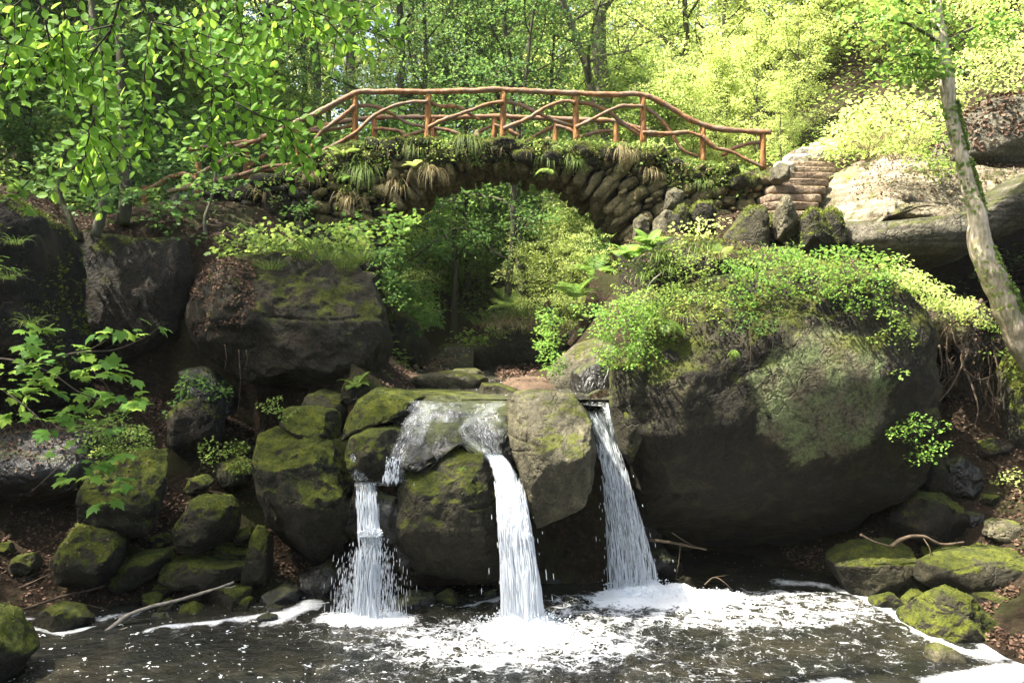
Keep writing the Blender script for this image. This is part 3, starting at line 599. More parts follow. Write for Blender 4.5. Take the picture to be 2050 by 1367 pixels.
# a face of moss for the rock right of the cascade, right bank stones
RB = [([(1788,1060),(1795,1010),(1830,978),(1880,982),(1920,1010),(1932,1055),(1915,1085),(1860,1090),(1800,1080)], 12.9, (.45,.5), 'shaggy brown mossy boulder beside the right grotto', 'rock_cliff', dict(n=5)),
 ([(1828,985),(1835,930),(1850,905),(1900,900),(1912,950),(1890,990)], 13.3, (.35,.5), 'squat dark stone behind the shaggy boulder', 'rock_cliff', dict(n=4)),
 ([(1885,985),(1890,925),(1920,910),(1955,935),(1962,975),(1940,1000),(1905,1002)], 13.1, (.35,.5), 'dark stone with a hollow on the right bank', 'rock_dark', dict(n=5)),
 ([(1618,1150),(1660,1120),(1720,1092),(1800,1086),(1838,1095),(1845,1140),(1830,1185),(1760,1192),(1680,1180)], 12.6, (.55,.7), 'long low boulder lying before the right grotto', 'rock_half', dict(n=5, tilt=.3)),
 ([(1835,1160),(1840,1120),(1900,1105),(1980,1092),(2060,1095),(2150,1110),(2160,1190),(2060,1225),(1980,1200),(1880,1180)], 12.0, (.6,.8), 'wide flat topped boulder at the right edge', 'rock_half', dict(n=6, p=.45, under=.5)),
 ([(1838,1118),(1850,1090),(1900,1082),(1940,1095),(1930,1115),(1870,1125)], 12.7, .3, 'mossy stone behind the wide flat boulder', 'rock_moss', dict(n=4)),
 ([(1925,1095),(1940,1072),(1980,1068),(2000,1085),(1985,1105),(1945,1105)], 12.7, .25, 'yellow green mossy stone on the right litter slope', 'rock_moss', dict(n=4)),
 ([(1803,1240),(1840,1205),(1880,1165),(1900,1162),(1925,1180),(1960,1200),(1985,1240),(2012,1300),(1960,1308),(1890,1285),(1830,1265)], 10.9, (.5,.6), 'pointed green boulder at the right shore of the pool', 'rock_moss', dict(n=6, p=.5, cuts=[(-.5,-.6,.5,.7),(.5,-.6,.45,.72)], moss=dict(dens=900, thr=.5, size=.016))),
 ([(1940,1230),(1955,1190),(2000,1180),(2040,1205),(2075,1250),(2060,1290),(2000,1295),(1960,1280)], 11.4, (.4,.5), 'rough brown mossy rock behind the pointed boulder', 'rock_cliff', dict(n=5)),
 ([(1833,1335),(1845,1305),(1880,1288),(1915,1300),(1935,1340),(1925,1358),(1880,1352)], 10.0, (.22,.25), 'small brown stone in the foam at the right shore', 'rock_grey', dict(n=5)),
 ([(1735,1205),(1750,1190),(1785,1186),(1805,1200),(1800,1218),(1760,1220)], 11.9, .2, 'small green stone at the water before the long boulder', 'rock_moss', dict(n=4)),
 ([(1802,1208),(1810,1186),(1840,1180),(1860,1195),(1852,1215),(1820,1218)], 11.9, .2, 'small green stone tucked under the wide flat boulder', 'rock_moss', dict(n=4)),
 ([(1955,1070),(1970,1048),(2020,1040),(2080,1050),(2080,1095),(2010,1090)], 12.4, .35, 'pale flat stone on the right litter slope', 'rock_grey', dict(n=4)),
 ([(1930,905),(1950,880),(2000,870),(2030,885),(2010,912),(1960,922)], 13.4, .3, 'flat brown slab among fallen leaves on the right', 'rock_cliff', dict(n=4)),
 ([(1958,1010),(1970,990),(1995,990),(2005,1010),(1985,1022)], 12.8, .15, 'small mossy stone in the right leaf litter', 'rock_moss', dict(n=4)),
 ([(1920,1045),(1930,1028),(1965,1025),(1975,1045),(1950,1058)], 12.8, .15, 'dark small stone in the right leaf litter', 'rock_dark', dict(n=4)),
 ([(2005,900),(2015,740),(2040,700),(2150,690),(2160,920),(2060,910)], 13.4, (.5,.8), 'sun flecked mossy rock face at the right edge', 'rock_moss', dict(n=5)),
 ([(1850,660),(1855,640),(1900,632),(1935,650),(1920,690),(1875,690)], 13.4, .3, 'yellowish stone stuck in the root bank', 'rock_grey', dict(n=4)),
 ([(1800,700),(1810,600),(1850,570),(1950,600),(2000,680),(1990,780),(1960,880),(1900,900),(1850,890),(1820,800)], 14.3, (.7,.8), 'brown earth bank with hanging roots right of the huge boulder', 'rock_cliff', dict(n=6, amp=.1))]
for k, (o_, y_, T_, l_, m_, kw) in enumerate(RB):
    nm = ('earth_bank', 'earth bank') if 'earth' in l_ else (('stone', 'stone') if kw.get('n') == 4 else ('boulder', 'boulder'))
    kw = {**dict(moss=dict(dens=900, thr=.45, size=.018) if m_ == 'rock_moss' or 'shaggy' in l_ else None), **kw}
    rock(o_, y_, T_, l_, m_, *nm, seed=200+k, **kw)

# sandstone terrace, ledge and cliff at the right --------------------
rock([(1610,470),(1640,400),(1690,330),(1760,300),(1850,310),(1930,335),(2060,340),(2160,350),(2150,440),(2000,450),(1880,470),(1780,460),(1700,445)], 16.0, (1.1, 2.2),
     'sunlit pale sandstone slope beside the steps', 'rock_sand', 'sandstone_slope', 'sandstone', n=6, amp=.05, seed=61, p=.4, tilt=.9)
rock([(1672,425),(1720,440),(1790,462),(1850,455),(1920,425),(1990,385),(2060,345),(2200,330),(2200,430),(2060,450),(1980,490),(1900,530),(1830,545),(1760,530),(1700,495)], 14.6, (.9, 2.2),
     'wavy overhanging sandstone ledge with dark bands', 'rock_sand2', 'sandstone_ledge', 'sandstone', n=6, amp=.04, seed=62, p=.35, ridge=.2, under=.2)
rock([(1880,330),(1900,250),(1960,205),(2060,190),(2250,200),(2250,360),(2060,370),(1950,365)], 16.2, (.9, 2.0),
     'dark sandstone cliff with strata at the upper right', 'rock_sand2', 'sandstone_cliff', 'cliff', n=6, amp=.06, seed=63, p=.4, under=.4)
# pointed stones along the path edge
PS = [([(1438,510),(1450,470),(1480,430),(1500,400),(1520,392),(1535,430),(1540,490),(1530,520),(1480,525)], 14.5, 'tall leaning triangular stone at the path edge'),
 ([(1552,480),(1553,420),(1560,390),(1575,392),(1595,440),(1605,475),(1580,490)], 14.4, 'slim pointed grey stone before the steps'),
 ([(1600,500),(1600,440),(1620,415),(1640,420),(1660,460),(1670,505),(1635,515)], 14.2, 'shaggy moss cushion stone at the foot of the steps'),
 ([(1640,500),(1645,430),(1660,412),(1680,430),(1690,470),(1685,510),(1660,515)], 14.6, 'moss capped stone next to the shaggy cushion stone'),
 ([(1378,475),(1378,425),(1392,405),(1425,402),(1432,430),(1432,475)], 15.0, 'blocky stone with a yellow moss cap'),
 ([(1335,480),(1345,430),(1362,408),(1375,420),(1378,460),(1372,485)], 15.0, 'leaning pointed stone left of the moss capped block'),
 ([(1300,500),(1310,440),(1330,420),(1348,425),(1345,470),(1325,500)], 15.2, 'grey green stone below the bridge wall'),
 ([(1268,480),(1270,440),(1282,430),(1296,440),(1298,480),(1282,490)], 15.4, 'small upright lichen stone at the foot of the arch'),
 ([(1330,420),(1335,385),(1350,375),(1368,385),(1365,420),(1348,428)], 15.6, 'pale squarish stone against the bridge wall'),
 ([(1528,500),(1530,440),(1545,425),(1560,445),(1562,490),(1545,505)], 14.9, 'mossy stone wedged between the two pointed stones'),
 ([(1546,360),(1548,335),(1562,325),(1575,335),(1577,362),(1560,370)], 16.4, 'sunlit upright stone where the railing ends')]
for k, (o_, y_, l_) in enumerate(PS):
    mo = 'moss' in l_ or 'triang' in l_
    rock(o_, y_, (.28, .35), l_, 'rock_moss' if 'moss' in l_ else 'rock_half' if mo else 'rock_grey', 'upright_stone', 'stone', seed=300+k, n=5, amp=.05, p=.5, ncut=6,
         moss=dict(dens=1300, thr=.15 if 'moss' in l_ else .5, size=.03) if mo else None, group='upright stones along the path edge')
# mound of mossy earth under the pointed stones
rock([(1225,620),(1235,540),(1260,490),(1320,470),(1450,480),(1560,490),(1700,500),(1790,560),(1830,620),(1780,660),(1600,620),(1450,640),(1330,680),(1260,690)], 14.2, (1.2, 1.6),
     'earthy moss bank above the huge right boulder', 'rock_cliff', 'earth_bank', 'earth bank', seed=64, n=6, amp=.08, tilt=.6, p=.5, moss=dict(dens=500, thr=.5, size=.03))

# ------------------------------------------------------------------ the bridge
YB0, YB1 = 16.9, 18.9            # near and far face
AX, AZ, AR = -.2, 3.96, 2.82     # centre and radius of the arch's intrados
bridge = thing('stone_bridge', 'rustic stone arch footbridge overgrown with moss and ferns', 'bridge', (AX, YB0, 5))
def stone_block(rng, c, size, rot, sub=2, amp=.09, ex=.55):
    d, Fi = ico(sub); V = np.sign(d)*np.abs(d)**ex; V = V/np.abs(V).max(0)
    V = V*np.asarray(size)/2; V = V + unit(d)*(fbm(V/max(size)*2.3 + rng.uniform(0, 99, 3), 3, 1)*amp*min(size))[:, None]
    return V @ rot.T + np.asarray(c), Fi
def roty(a): return np.array([[cos(a), 0, sin(a)], [0, 1, 0], [-sin(a), 0, cos(a)]])
rng = np.random.default_rng(11); mb = MB()
a0, a1 = radians(22), radians(158); na = 38
for i in range(na):
    an = a0 + (a1-a0)*(i+.5)/na; y = YB0 - .05; rows = 6; w = AR*(a1-a0)/na*1.08
    for j in range(rows):
        dy = (YB1-YB0+.1)/rows; ln = rng.uniform(.30, .85)*(1.15 if an < 1.2 else .9) if j == 0 else rng.uniform(.3, .42); r_in = AR + rng.uniform(-.10, .07)
        aj = an + rng.normal(0, .014); rc = r_in + ln/2
        c = (AX + rc*cos(aj), YB0 - (rng.uniform(-.06, .13) if j == 0 else 0) + dy*(j+.5), AZ + rc*sin(aj))
        V, Fi = stone_block(rng, c, (ln, dy*rng.uniform(.92, 1.05), w*rng.uniform(.7, 1.15)), roty(-aj+rng.normal(0, .05)), 4 if j == 0 else 2, .15 if j == 0 else .12, .66 if j == 0 else .55); mb.add(V, Fi)
part('arch_ring', bridge, mb, M['masonry'])
TOPX = np.array([P(x, y, YB0) for x, y in [(330,400),(400,386),(480,362),(560,342),(620,318),(660,296),(720,286),(860,282),(1010,282),(1160,284),(1290,288),(1330,312),(1400,322),(1500,336),(1560,356),(1575,380)]])
BOTX = np.array([P(x, y, YB0) for x, y in [(330,560),(480,620),(700,640),(745,600),(760,500)]])
def ztop(x): return np.interp(x, TOPX[:, 0], TOPX[:, 2])
def zbot(x):
    dx = abs(x-AX)
    if dx < AR*cos(a0)+.02: return AZ + math.sqrt(max((AR+.40)**2-dx**2, 0))
    return P(700, 700, YB0)[2] if x < AX else P(1300, 500, YB0)[2]
wall = {'spandrel_wall': MB(), 'parapet_wall': MB(), 'core': MB()}
def rubble(mb, rng, x0, x1, fz0, fz1, Yf, sz=(.27, .17), face=.12):
    """random rubble: stones of many sizes packed by dart throwing, long ones lying roughly flat or leaning with the arch"""
    zlo = min(fz0(x) for x in np.linspace(x0, x1, 60)); zhi = max(fz1(x) for x in np.linspace(x0, x1, 60)); got = np.zeros((0, 4))
    for cls, tries in ((1.35, 500), (1.0, 1500), (.7, 2500), (.48, 3000)):
        for _ in range(tries):
            x, z = rng.uniform(x0, x1), rng.uniform(zlo, zhi)
            w = sz[0]*cls*rng.uniform(.8, 1.2); h = sz[1]*cls*rng.uniform(.75, 1.15)
            if not (fz0(x)+h*.25 < z < fz1(x)-h*.2): continue
            if len(got):
                d = np.hypot((got[:, 0]-x)/(got[:, 2]+w), (got[:, 1]-z)/(got[:, 3]+h))
                if d.min() < .46: continue
            got = np.vstack([got, (x, z, w, h)])
            ang = rng.normal(0, .22); dx = x-AX
            if 0 < dx < AR+1.2 and rng.uniform() < .6: ang = -math.atan2(z-AZ, dx)*rng.uniform(.5, 1)
            V, Fi = stone_block(rng, (x, Yf+face*rng.uniform(-.6, .7)+.02, z), (w*1.02, .34, h*1.04), roty(ang), 4 if w > .22 else 3, .15, .68); mb.add(V, Fi)
xL, xR = P(330,0,YB0)[0], P(1575,0,YB0)[0]
rubble(wall['spandrel_wall'], rng, -4.0, xR, zbot, lambda x: ztop(x)-.06, YB0+.06)
part('spandrel_wall', bridge, wall['spandrel_wall'], M['masonry'])
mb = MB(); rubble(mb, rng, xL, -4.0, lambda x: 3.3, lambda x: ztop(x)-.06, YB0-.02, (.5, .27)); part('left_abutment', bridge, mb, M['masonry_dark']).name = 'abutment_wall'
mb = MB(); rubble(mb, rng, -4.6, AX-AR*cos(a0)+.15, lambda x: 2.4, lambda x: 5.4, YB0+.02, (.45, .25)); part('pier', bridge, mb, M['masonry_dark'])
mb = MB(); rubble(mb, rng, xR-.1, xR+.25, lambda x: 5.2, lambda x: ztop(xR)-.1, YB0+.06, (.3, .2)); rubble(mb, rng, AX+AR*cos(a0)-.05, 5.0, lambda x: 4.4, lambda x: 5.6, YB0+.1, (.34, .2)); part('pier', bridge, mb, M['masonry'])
# core: solid fill between the faces
mb = MB(); xs = np.linspace(xL, xR, 120)
zt = ztop(xs)-.07; zb = np.array([zbot(x)-.22 if abs(x-AX) < AR*cos(a0) else 3.0 for x in xs])
ring = [np.c_[xs, np.full(120, YB0+.17), zt], np.c_[xs, np.full(120, YB1-.02), zt], np.c_[xs, np.full(120, YB1-.02), zb], np.c_[xs, np.full(120, YB0+.17), zb]]
i = np.arange(119)[:, None]; qs = []
for k in range(4):
    k2 = (k+1) % 4; qs.append(np.concatenate([i+k*120, i+1+k*120, i+1+k2*120, i+k2*120], 1))
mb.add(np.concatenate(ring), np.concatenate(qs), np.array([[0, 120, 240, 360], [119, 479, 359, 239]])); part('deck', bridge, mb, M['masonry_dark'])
# moss crust on the top edge
mb = MB(); mf = MB()
for x in np.r_[np.arange(-3.7, xR-.1, .13), np.arange(-3.4, 3.2, .2)]:
    if x > 1.6 and rng.uniform() < .5: continue
    s = rng.uniform(.12, .30); c = (x, YB0+rng.uniform(-.14, .12), ztop(x)-.10+rng.uniform(-.28, .06))
    V, Fi = stone_block(rng, c, (s*1.5, s*1.3, s*.9), roty(rng.normal(0, .2)), 3, .35); mb.add(V, Fi); moss_on(mf, rng, V, Fi, 2600, -.1, .026)
o = part('moss_crust', bridge, mb, M['rock_moss'])
subpart('moss', o, mf, M['moss'], smooth=False)['kind'] = 'stuff'

# railings -----------------------------------------------------------
def rail(name, label, Y, posts, pw, tops, braces, extra=()):
    t = thing(name, label, 'railing', P(1008, 280, Y))
    for k, (px, p0, p1) in enumerate(posts):
        m = MB(); a, b = P(px, p0, Y), P(px+np.random.default_rng(k).uniform(-2, 2), p1, Y); pts = np.linspace(b, a, 7)
        tube(m, pts, pw*np.array([1.1, 1.05, .98, 1.0, .95, .93, .92]), 12, bumps=.08, seed=k); part('post', t, m, M['rail'])
    for pts, r in tops:
        m = MB(); tube(m, [P(a, b, Y-.02) for a, b in pts], r, 10, n=len(pts)*9, bumps=.28, seed=int(Y*7+pts[0][0])); part('handrail', t, m, M['railtop'])
    for k, pts in enumerate(braces):
        m = MB(); dy = .05 if k % 2 else -.07
        tube(m, [P(a, b, Y+dy) for a, b in pts], [.038, .042]+[.036]*(len(pts)-2), 8, n=len(pts)*8, bumps=.3, seed=k+int(Y)); part('brace', t, m, M['railtop'])
    return t
rail('wooden_railing', 'near rustic railing of orange stained logs with crossed curved braces', YB0+.22,
  [(596,247,330),(711,188,292),(857,184,292),(1008,181,290),(1152,188,290),(1287,190,292),(1407,252,330),(1527,263,342)], .062,
  [([(470,296),(530,275),(560,262),(600,243),(650,219),(690,197),(711,187),(760,184),(857,184),(930,182),(1008,180),(1080,184),(1152,187),(1220,190),(1287,190),(1340,214),(1390,244),(1430,256),(1480,262),(1543,266)], .055)],
  [[(480,352),(530,335),(585,330)],[(600,263),(640,262),(690,255),(711,250)], [(711,212),(680,238),(640,268),(620,300)], [(711,212),(752,214),(775,224),(820,248),(857,255)], [(615,318),(680,285),(711,266),(750,232),(790,212),(820,205),(857,204)],
   [(857,204),(880,212),(920,215),(938,227),(960,240)], [(857,255),(890,240),(940,222),(980,208),(1008,204)], [(1008,203),(1040,210),(1080,228),(1120,245),(1152,254)], [(1008,258),(1060,236),(1100,212),(1135,203),(1152,206)],
   [(1152,206),(1180,208),(1215,222),(1250,250),(1287,275)], [(1152,256),(1200,232),(1240,214),(1287,213)], [(1287,213),(1310,228),(1345,268),(1365,300),(1400,315)], [(1407,272),(1430,295),(1460,303),(1500,322),(1527,335)],
   [(1445,312),(1470,297),(1500,288),(1527,285)], [(1287,265),(1340,268),(1380,266),(1407,274)], [(711,275),(690,285),(660,312)]])
rail('wooden_railing', 'far rustic railing seen through the near one, its rail lower in view', YB1-.12,
  [(749,235,288),(869,236,288),(990,234,288),(1113,238,290),(1232,243,292)], .062,
  [([(620,262),(680,245),(749,236),(800,235),(869,235),(930,235),(990,233),(1050,235),(1113,238),(1180,241),(1232,243),(1262,252),(1300,262)], .052)],
  [[(749,258),(780,260),(805,266),(812,276)], [(795,280),(830,268),(869,256)], [(869,256),(900,262),(925,272)], [(935,278),(965,262),(990,250)], [(990,250),(1010,258),(1040,272)], [(1065,276),(1090,262),(1113,252)],
   [(1113,252),(1140,260),(1165,276)], [(1170,272),(1200,264),(1232,262)], [(1262,252),(1290,268),(1330,272)]])
rail('wooden_railing', 'shaded low railing descending to the left of the bridge', YB0+.9,
  [(493,298,360),(396,298,400),(290,372,430),(470,300,360)][:3], .062,
  [([(250,398),(300,378),(345,354),(375,350),(396,362)], .05), ([(335,384),(360,380),(396,370),(450,358),(500,346),(560,336),(600,328)], .055), ([(380,300),(430,292),(500,282),(560,262),(600,247)], .05)],
  [[(396,350),(440,325),(493,300)], [(493,340),(530,310),(570,290)]])

# ------------------------------------------------------------------ stairway
st = thing('stone_stairway', 'worn sandstone steps climbing right from the end of the bridge, treads in full sun', 'steps', P(1600, 420, 15.6))
rng = np.random.default_rng(21)
SP = [(1548,1612,440,15.3),(1545,1622,421,15.6),(1548,1632,403,15.9),(1552,1640,387,16.2),(1556,1648,371,16.5),(1562,1655,357,16.8),(1568,1664,344,17.2),(1574,1672,333,17.7),(1580,1680,323,18.2),(1588,1688,314,18.8),(1596,1696,305,19.5),(1605,1700,297,20.2)]
def slab_geo(rng, x0, x1, y0, y1, z0, z1, amp=.02, skew=0.):
    nx_, ny_, nz_ = 14, 7, 4; V, Fi = ico(4); d = V; V = np.sign(d)*np.abs(d)**.28; V = V/np.abs(V).max(0)
    V = V*np.array(((x1-x0)/2, (y1-y0)/2, (z1-z0)/2)) + np.array(((x0+x1)/2, (y0+y1)/2, (z0+z1)/2))
    V = V + (fbm(V*5+rng.uniform(0, 99), 3, 2)*amp)[:, None]*unit(d); V[:, 1] += skew*(V[:, 0]-x0); return V, Fi
for k, (pa, pb, py, Y) in enumerate(SP):
    a, b = P(pa, py, Y), P(pb, py, Y); m = MB()
    V, Fi = slab_geo(rng, a[0]-.15, b[0]+.1, Y-.03, Y+.75, a[2]-.16, a[2], .02, .05); m.add(V, Fi); part('step', st, m, M['step_stone'])
wl_ = thing('low_wall', 'bleached low stone wall stepping up behind the end of the railing', 'wall', P(1600, 330, 18.5))
for k, (pa, pb, pt, pb2, Y) in enumerate([(1555,1592,322,350,17.6),(1575,1622,307,345,18.4),(1600,1650,294,335,19.4),(1628,1680,284,325,20.4),(1655,1705,276,315,21.4)]):
    a, b = P(pa, pt, Y), P(pb, pb2, Y); m = MB(); V, Fi = slab_geo(rng, a[0], b[0], Y, Y+.35, b[2]-.3, a[2], .025); m.add(V, Fi); part('block', wl_, m, M['pale_stone'])

# ------------------------------------------------------------------ water
bases = {'m': (P(1048,1245,11.2)[0], 11.2), 'r': (P(1275,1182,12.55)[0], 12.55), 'l': (P(738,1238,11.35)[0], 11.35)}
wx = np.arange(-8.2, 8.6, .04); wy = np.arange(5.0, 15.2, .04); WX, WY = np.meshgrid(wx, wy); x, y = WX.ravel(), WY.ravel()
pxx = CX + F*x/y; pyy = HOR + F*CAMZ/y
q3 = np.c_[x, y, x*0]
nzl = fbm(q3*1.3, 4, 31); nzf = fbm(q3*4.1, 3, 33)
def blob(cx, cy, rx, ry, soft=1.):
    d = np.sqrt(((x-cx)/rx)**2 + ((y-cy)/ry)**2); return np.clip(1.0-(d-1)/soft, 0, 1)
mx, my = bases['m']; rx_, ry_ = bases['r']; lx, ly = bases['l']
foam = np.maximum.reduce([blob(mx+.02, my-.30, .42, .42, 1.0), blob(mx-.1, my-.75, 1.25, .7, 1.2)*.56, blob(rx_+.35, ry_-.4, .8, .36, .9), blob(rx_+.9, ry_-.8, 2.0, .7, 1.0)*.50, blob(lx, ly-.05, .42, .2, 1.3)*.85, blob(lx-.1, ly-.4, .9, .5, 1.0)*.34,
   blob(2.4, 10.8, 3.2, 1.5, .6)*.33, blob(.6, 9.6, 2.4, .9, .8)*.33, blob(4.2, 10.2, 1.5, 1.4, .6)*.30])
# foam caught along the shores
def shore(pts, w, v):
    A = [P(a, b, F*CAMZ/(b-HOR)*1.0)[:2] for a, b in pts]; best = np.full(len(x), 9.)
    for p, q in zip(A[:-1], A[1:]):
        d = q-p; t = np.clip(((x-p[0])*d[0]+(y-p[1])*d[1])/(d@d), 0, 1); best = np.minimum(best, np.hypot(x-p[0]-t*d[0], y-p[1]-t*d[1]))
    return np.clip(1-(best+nzf*.05)/w, 0, 1)**.5*v
scum = np.maximum.reduce([shore([(620,1212),(590,1228),(548,1245)], .26, 1.1), shore([(545,1232),(480,1240),(430,1248)], .14, 1.0), shore([(420,1248),(330,1255),(300,1262)], .10, .9),
  shore([(2060,1345),(1980,1362),(1900,1375)], .35, 1.1), shore([(1740,1200),(1790,1232),(1830,1258),(1900,1300),(1990,1318)], .16, 1.0), shore([(1560,1165),(1640,1172),(1740,1198)], .20, .72),
  shore([(1620,1378),(1680,1370)], .22, .9), shore([(60,1258),(120,1270),(190,1256)], .07, .8), shore([(200,1240),(270,1228)], .12, .7), shore([(20,1240),(60,1240)], .12, .7), shore([(930,1215),(1010,1195)], .07, .7), shore([(1980,1310),(2060,1290)], .3, 1.0)])
fleck = np.clip(1.1 - (x+1.5)/1.6, 0, 1)
def rings(cx, cy, w, a): d = np.hypot(x-cx, (y-cy)*1.3); return a*np.sin(d*w + nzl*2.5)*np.exp(-d*.75)
agit = np.clip(np.maximum.reduce([np.exp(-np.hypot(x-mx, y-my)*.45), np.exp(-np.hypot(x-rx_, y-ry_)*.45)]), 0, 1)
z = rings(mx, my, 11, .022) + rings(rx_, ry_, 12, .016) + rings(lx, ly, 16, .010) + (.005+.028*agit)*nzf + .010*agit*fbm(q3*11, 2, 35)
z += .10*blob(mx, my-.05, .22, .16, 1.2)**2 + .09*blob(rx_+.2, ry_-.1, .35, .15, 1.2)**2 + .03*blob(lx, ly, .2, .1, 1.2)
z += np.clip(foam-.5, 0, 1)*.05*(1+nzf)
nx_, ny_ = len(wx), len(wy); ii = (np.arange(ny_-1)[:, None]*nx_ + np.arange(nx_-1)[None]).ravel()
t = NT('pool_water'); g = t.n('ShaderNodeNewGeometry').outputs['Position']
fa = t.n('ShaderNodeAttribute', attribute_name='foam').outputs['Fac']; sa = t.n('ShaderNodeAttribute', attribute_name='scum').outputs['Fac']; fk = t.n('ShaderNodeAttribute', attribute_name='fleck').outputs['Fac']
wv = t.n('ShaderNodeVectorMath', {0: g, 1: t.n('ShaderNodeVectorMath', {0: t.noise(g, 2.6, 4, .6, out=1), 1: (.9, .9, .9)}, operation='MULTIPLY').outputs[0]}, operation='ADD').outputs[0]
ed = t.n('ShaderNodeTexVoronoi', {'Vector': wv, 'Scale': 2.6}, feature='DISTANCE_TO_EDGE').outputs[0]
ed2 = t.n('ShaderNodeTexVoronoi', {'Vector': wv, 'Scale': 8.0}, feature='DISTANCE_TO_EDGE').outputs[0]
net = t.math('MAXIMUM', t.ramp(ed, [(.0, 1.), (.16, 0.)]), t.math('MULTIPLY', t.ramp(ed2, [(.0, 1.), (.22, 0.)]), .75))
n1 = t.noise(g, 5.5, 6, .7, .5); n2 = t.noise(g, 30, 4, .7)
v = t.math('ADD', t.math('MULTIPLY', fa, 1.05), t.math('ADD', t.math('MULTIPLY', t.math('SUBTRACT', n1, .5), .85), t.math('MULTIPLY', net, .36)))
v = t.math('ADD', v, t.math('MULTIPLY', t.math('SUBTRACT', n2, .5), .22))
f1 = t.ramp(v, [(.66, 0.), (.97, 1.)])
f2 = t.ramp(t.math('ADD', sa, t.math('ADD', t.math('MULTIPLY', t.math('SUBTRACT', n1, .5), 1.3), t.math('MULTIPLY', t.math('SUBTRACT', n2, .5), .5))), [(.42, 0.), (.95, 1.)])
vd = t.n('ShaderNodeTexVoronoi', {'Vector': t.n('ShaderNodeMapping', {'Vector': wv, 'Scale': (.8, 1.5, 1)}).outputs[0], 'Scale': 5.5}); dd = vd.outputs['Distance']
sz = t.n('ShaderNodeSeparateXYZ', {0: vd.outputs['Color']}).outputs[0]
f3 = t.math('MULTIPLY', t.math('LESS_THAN', t.math('ADD', dd, t.math('MULTIPLY', t.noise(g, 25, 2), .12)), t.math('MULTIPLY_ADD', sz, .24, .045)), fk)
vd2 = t.n('ShaderNodeTexVoronoi', {'Vector': g, 'Scale': 15}); f4 = t.math('MULTIPLY', t.math('LESS_THAN', vd2.outputs['Distance'], t.math('MULTIPLY_ADD', t.n('ShaderNodeSeparateXYZ', {0: vd2.outputs['Color']}).outputs[1], .34, -.20)), .8)
fm = t.math('MAXIMUM', t.math('MAXIMUM', f1, f2), t.math('MAXIMUM', f3, f4))
wc = t.mix(t.ramp(t.noise(g, .9, 4), [(.4, 0.), (.6, 1.)]), (.012, .013, .010), (.022, .020, .013))
wbs = bsdf(t, Base_Color=wc, Roughness=.07, IOR=1.33, Specular_IOR_Level=.55, Normal=t.bump(t.math('ADD', t.noise(g, 7, 5, .6, .5), t.math('MULTIPLY', t.noise(g, 24, 3), .5)), .06, 1.))
fbs = bsdf(t, Base_Color=(.80, .82, .84), Roughness=.6, Normal=t.bump(t.math('ADD', n1, t.math('MULTIPLY', n2, .5)), .05, 1.))
M['pool'] = t.done(t.n('ShaderNodeMixShader', {0: fm, 1: wbs, 2: fbs}).outputs[0])
mb = MB(); mb.add(np.c_[x, y, z], np.stack([ii, ii+1, ii+nx_+1, ii+nx_], -1))
single('pool_water', None, None, mb, M['pool'], kind='structure', attr={'foam': foam, 'scum': scum, 'fleck': fleck})

# upper stream
t = NT('stream_water'); g = t.n('ShaderNodeNewGeometry').outputs['Position']; sg = t.n('ShaderNodeMapping', {'Vector': g, 'Scale': (2.2, .8, 1)}).outputs[0]
nn1 = t.noise(sg, 6, 5, .65, .6); a = bsdf(t, Base_Color=(.05, .048, .035), Roughness=.08, IOR=1.33, Normal=t.bump(nn1, .05, 1.)); b = bsdf(t, Base_Color=(.8, .82, .85), Roughness=.5)
M['stream'] = t.done(t.n('ShaderNodeMixShader', {0: t.ramp(nn1, [(.62, 0.), (.70, .8)]), 1: a, 2: b}).outputs[0])
sx = np.linspace(-2.4, 1.75, 60); sy = np.linspace(12.85, 24, 120); SX, SY = np.meshgrid(sx, sy); SX = SX*np.interp(SY, [12, 17, 24], [1, .75, .3]) + np.interp(SY, [12, 17, 24], [0, -.25, -1.0])
SZ = np.interp(SY, [12.3, 14, 17, 20, 24], [2.68, 2.70, 2.78, 2.97, 3.28]) + .012*fbm(np.c_[SX.ravel()*5, SY.ravel()*3, SX.ravel()*0], 3, 8).reshape(SX.shape)
ii = (np.arange(119)[:, None]*60 + np.arange(59)[None]).ravel(); mb = MB(); mb.add(np.c_[SX.ravel(), SY.ravel(), SZ.ravel()], np.stack([ii, ii+1, ii+61, ii+60], -1))
single('stream_water', None, None, mb, M['stream'], kind='structure')
# gravel bars
def patch(name, poly, label, dz=.03):
    pts = np.array(poly); c = pts.mean(0); m = MB(); V = [c]; 
    for k in range(1, 13):
        for p in pts: V.append(c+(p-c)*k/12)
    V = np.array(V); n = len(pts); hh = SZf(V[:, 1])+.05; rr = np.r_[0, np.repeat(np.arange(1, 13)/12, n)]
    hh = hh + .10*(1-rr**2) - .15*rr**6; V = np.c_[V, hh]; fs = [[0, 1+j, 1+(j+1) % n] for j in range(n)]
    q = [[1+(k-1)*n+j, 1+k*n+j, 1+k*n+(j+1) % n, 1+(k-1)*n+(j+1) % n] for k in range(1, 12) for j in range(n)]
    m.add(V, np.array(fs), np.array(q)); single(name, None, None, m, M['gravel'], kind='structure')
SZf = lambda yy: np.interp(yy, [12.3, 14, 17, 20, 24], [2.68, 2.70, 2.78, 2.97, 3.28])
def gp_(px, py, zz): Y = (CAMZ-zz)*F/(py-HOR); return (P(px, py, Y)[0], Y)
patch('gravel_bar', [gp_(985,775,2.72), gp_(1040,783,2.7), gp_(1120,780,2.7), gp_(1130,755,2.85), gp_(1090,742,2.95), gp_(1030,745,2.95), gp_(990,757,2.85)], '')
patch('gravel_bar', [gp_(720,752,2.85), gp_(800,757,2.85), gp_(870,748,2.9), gp_(900,738,3.0), gp_(840,728,3.05), gp_(740,730,3.05)], '')

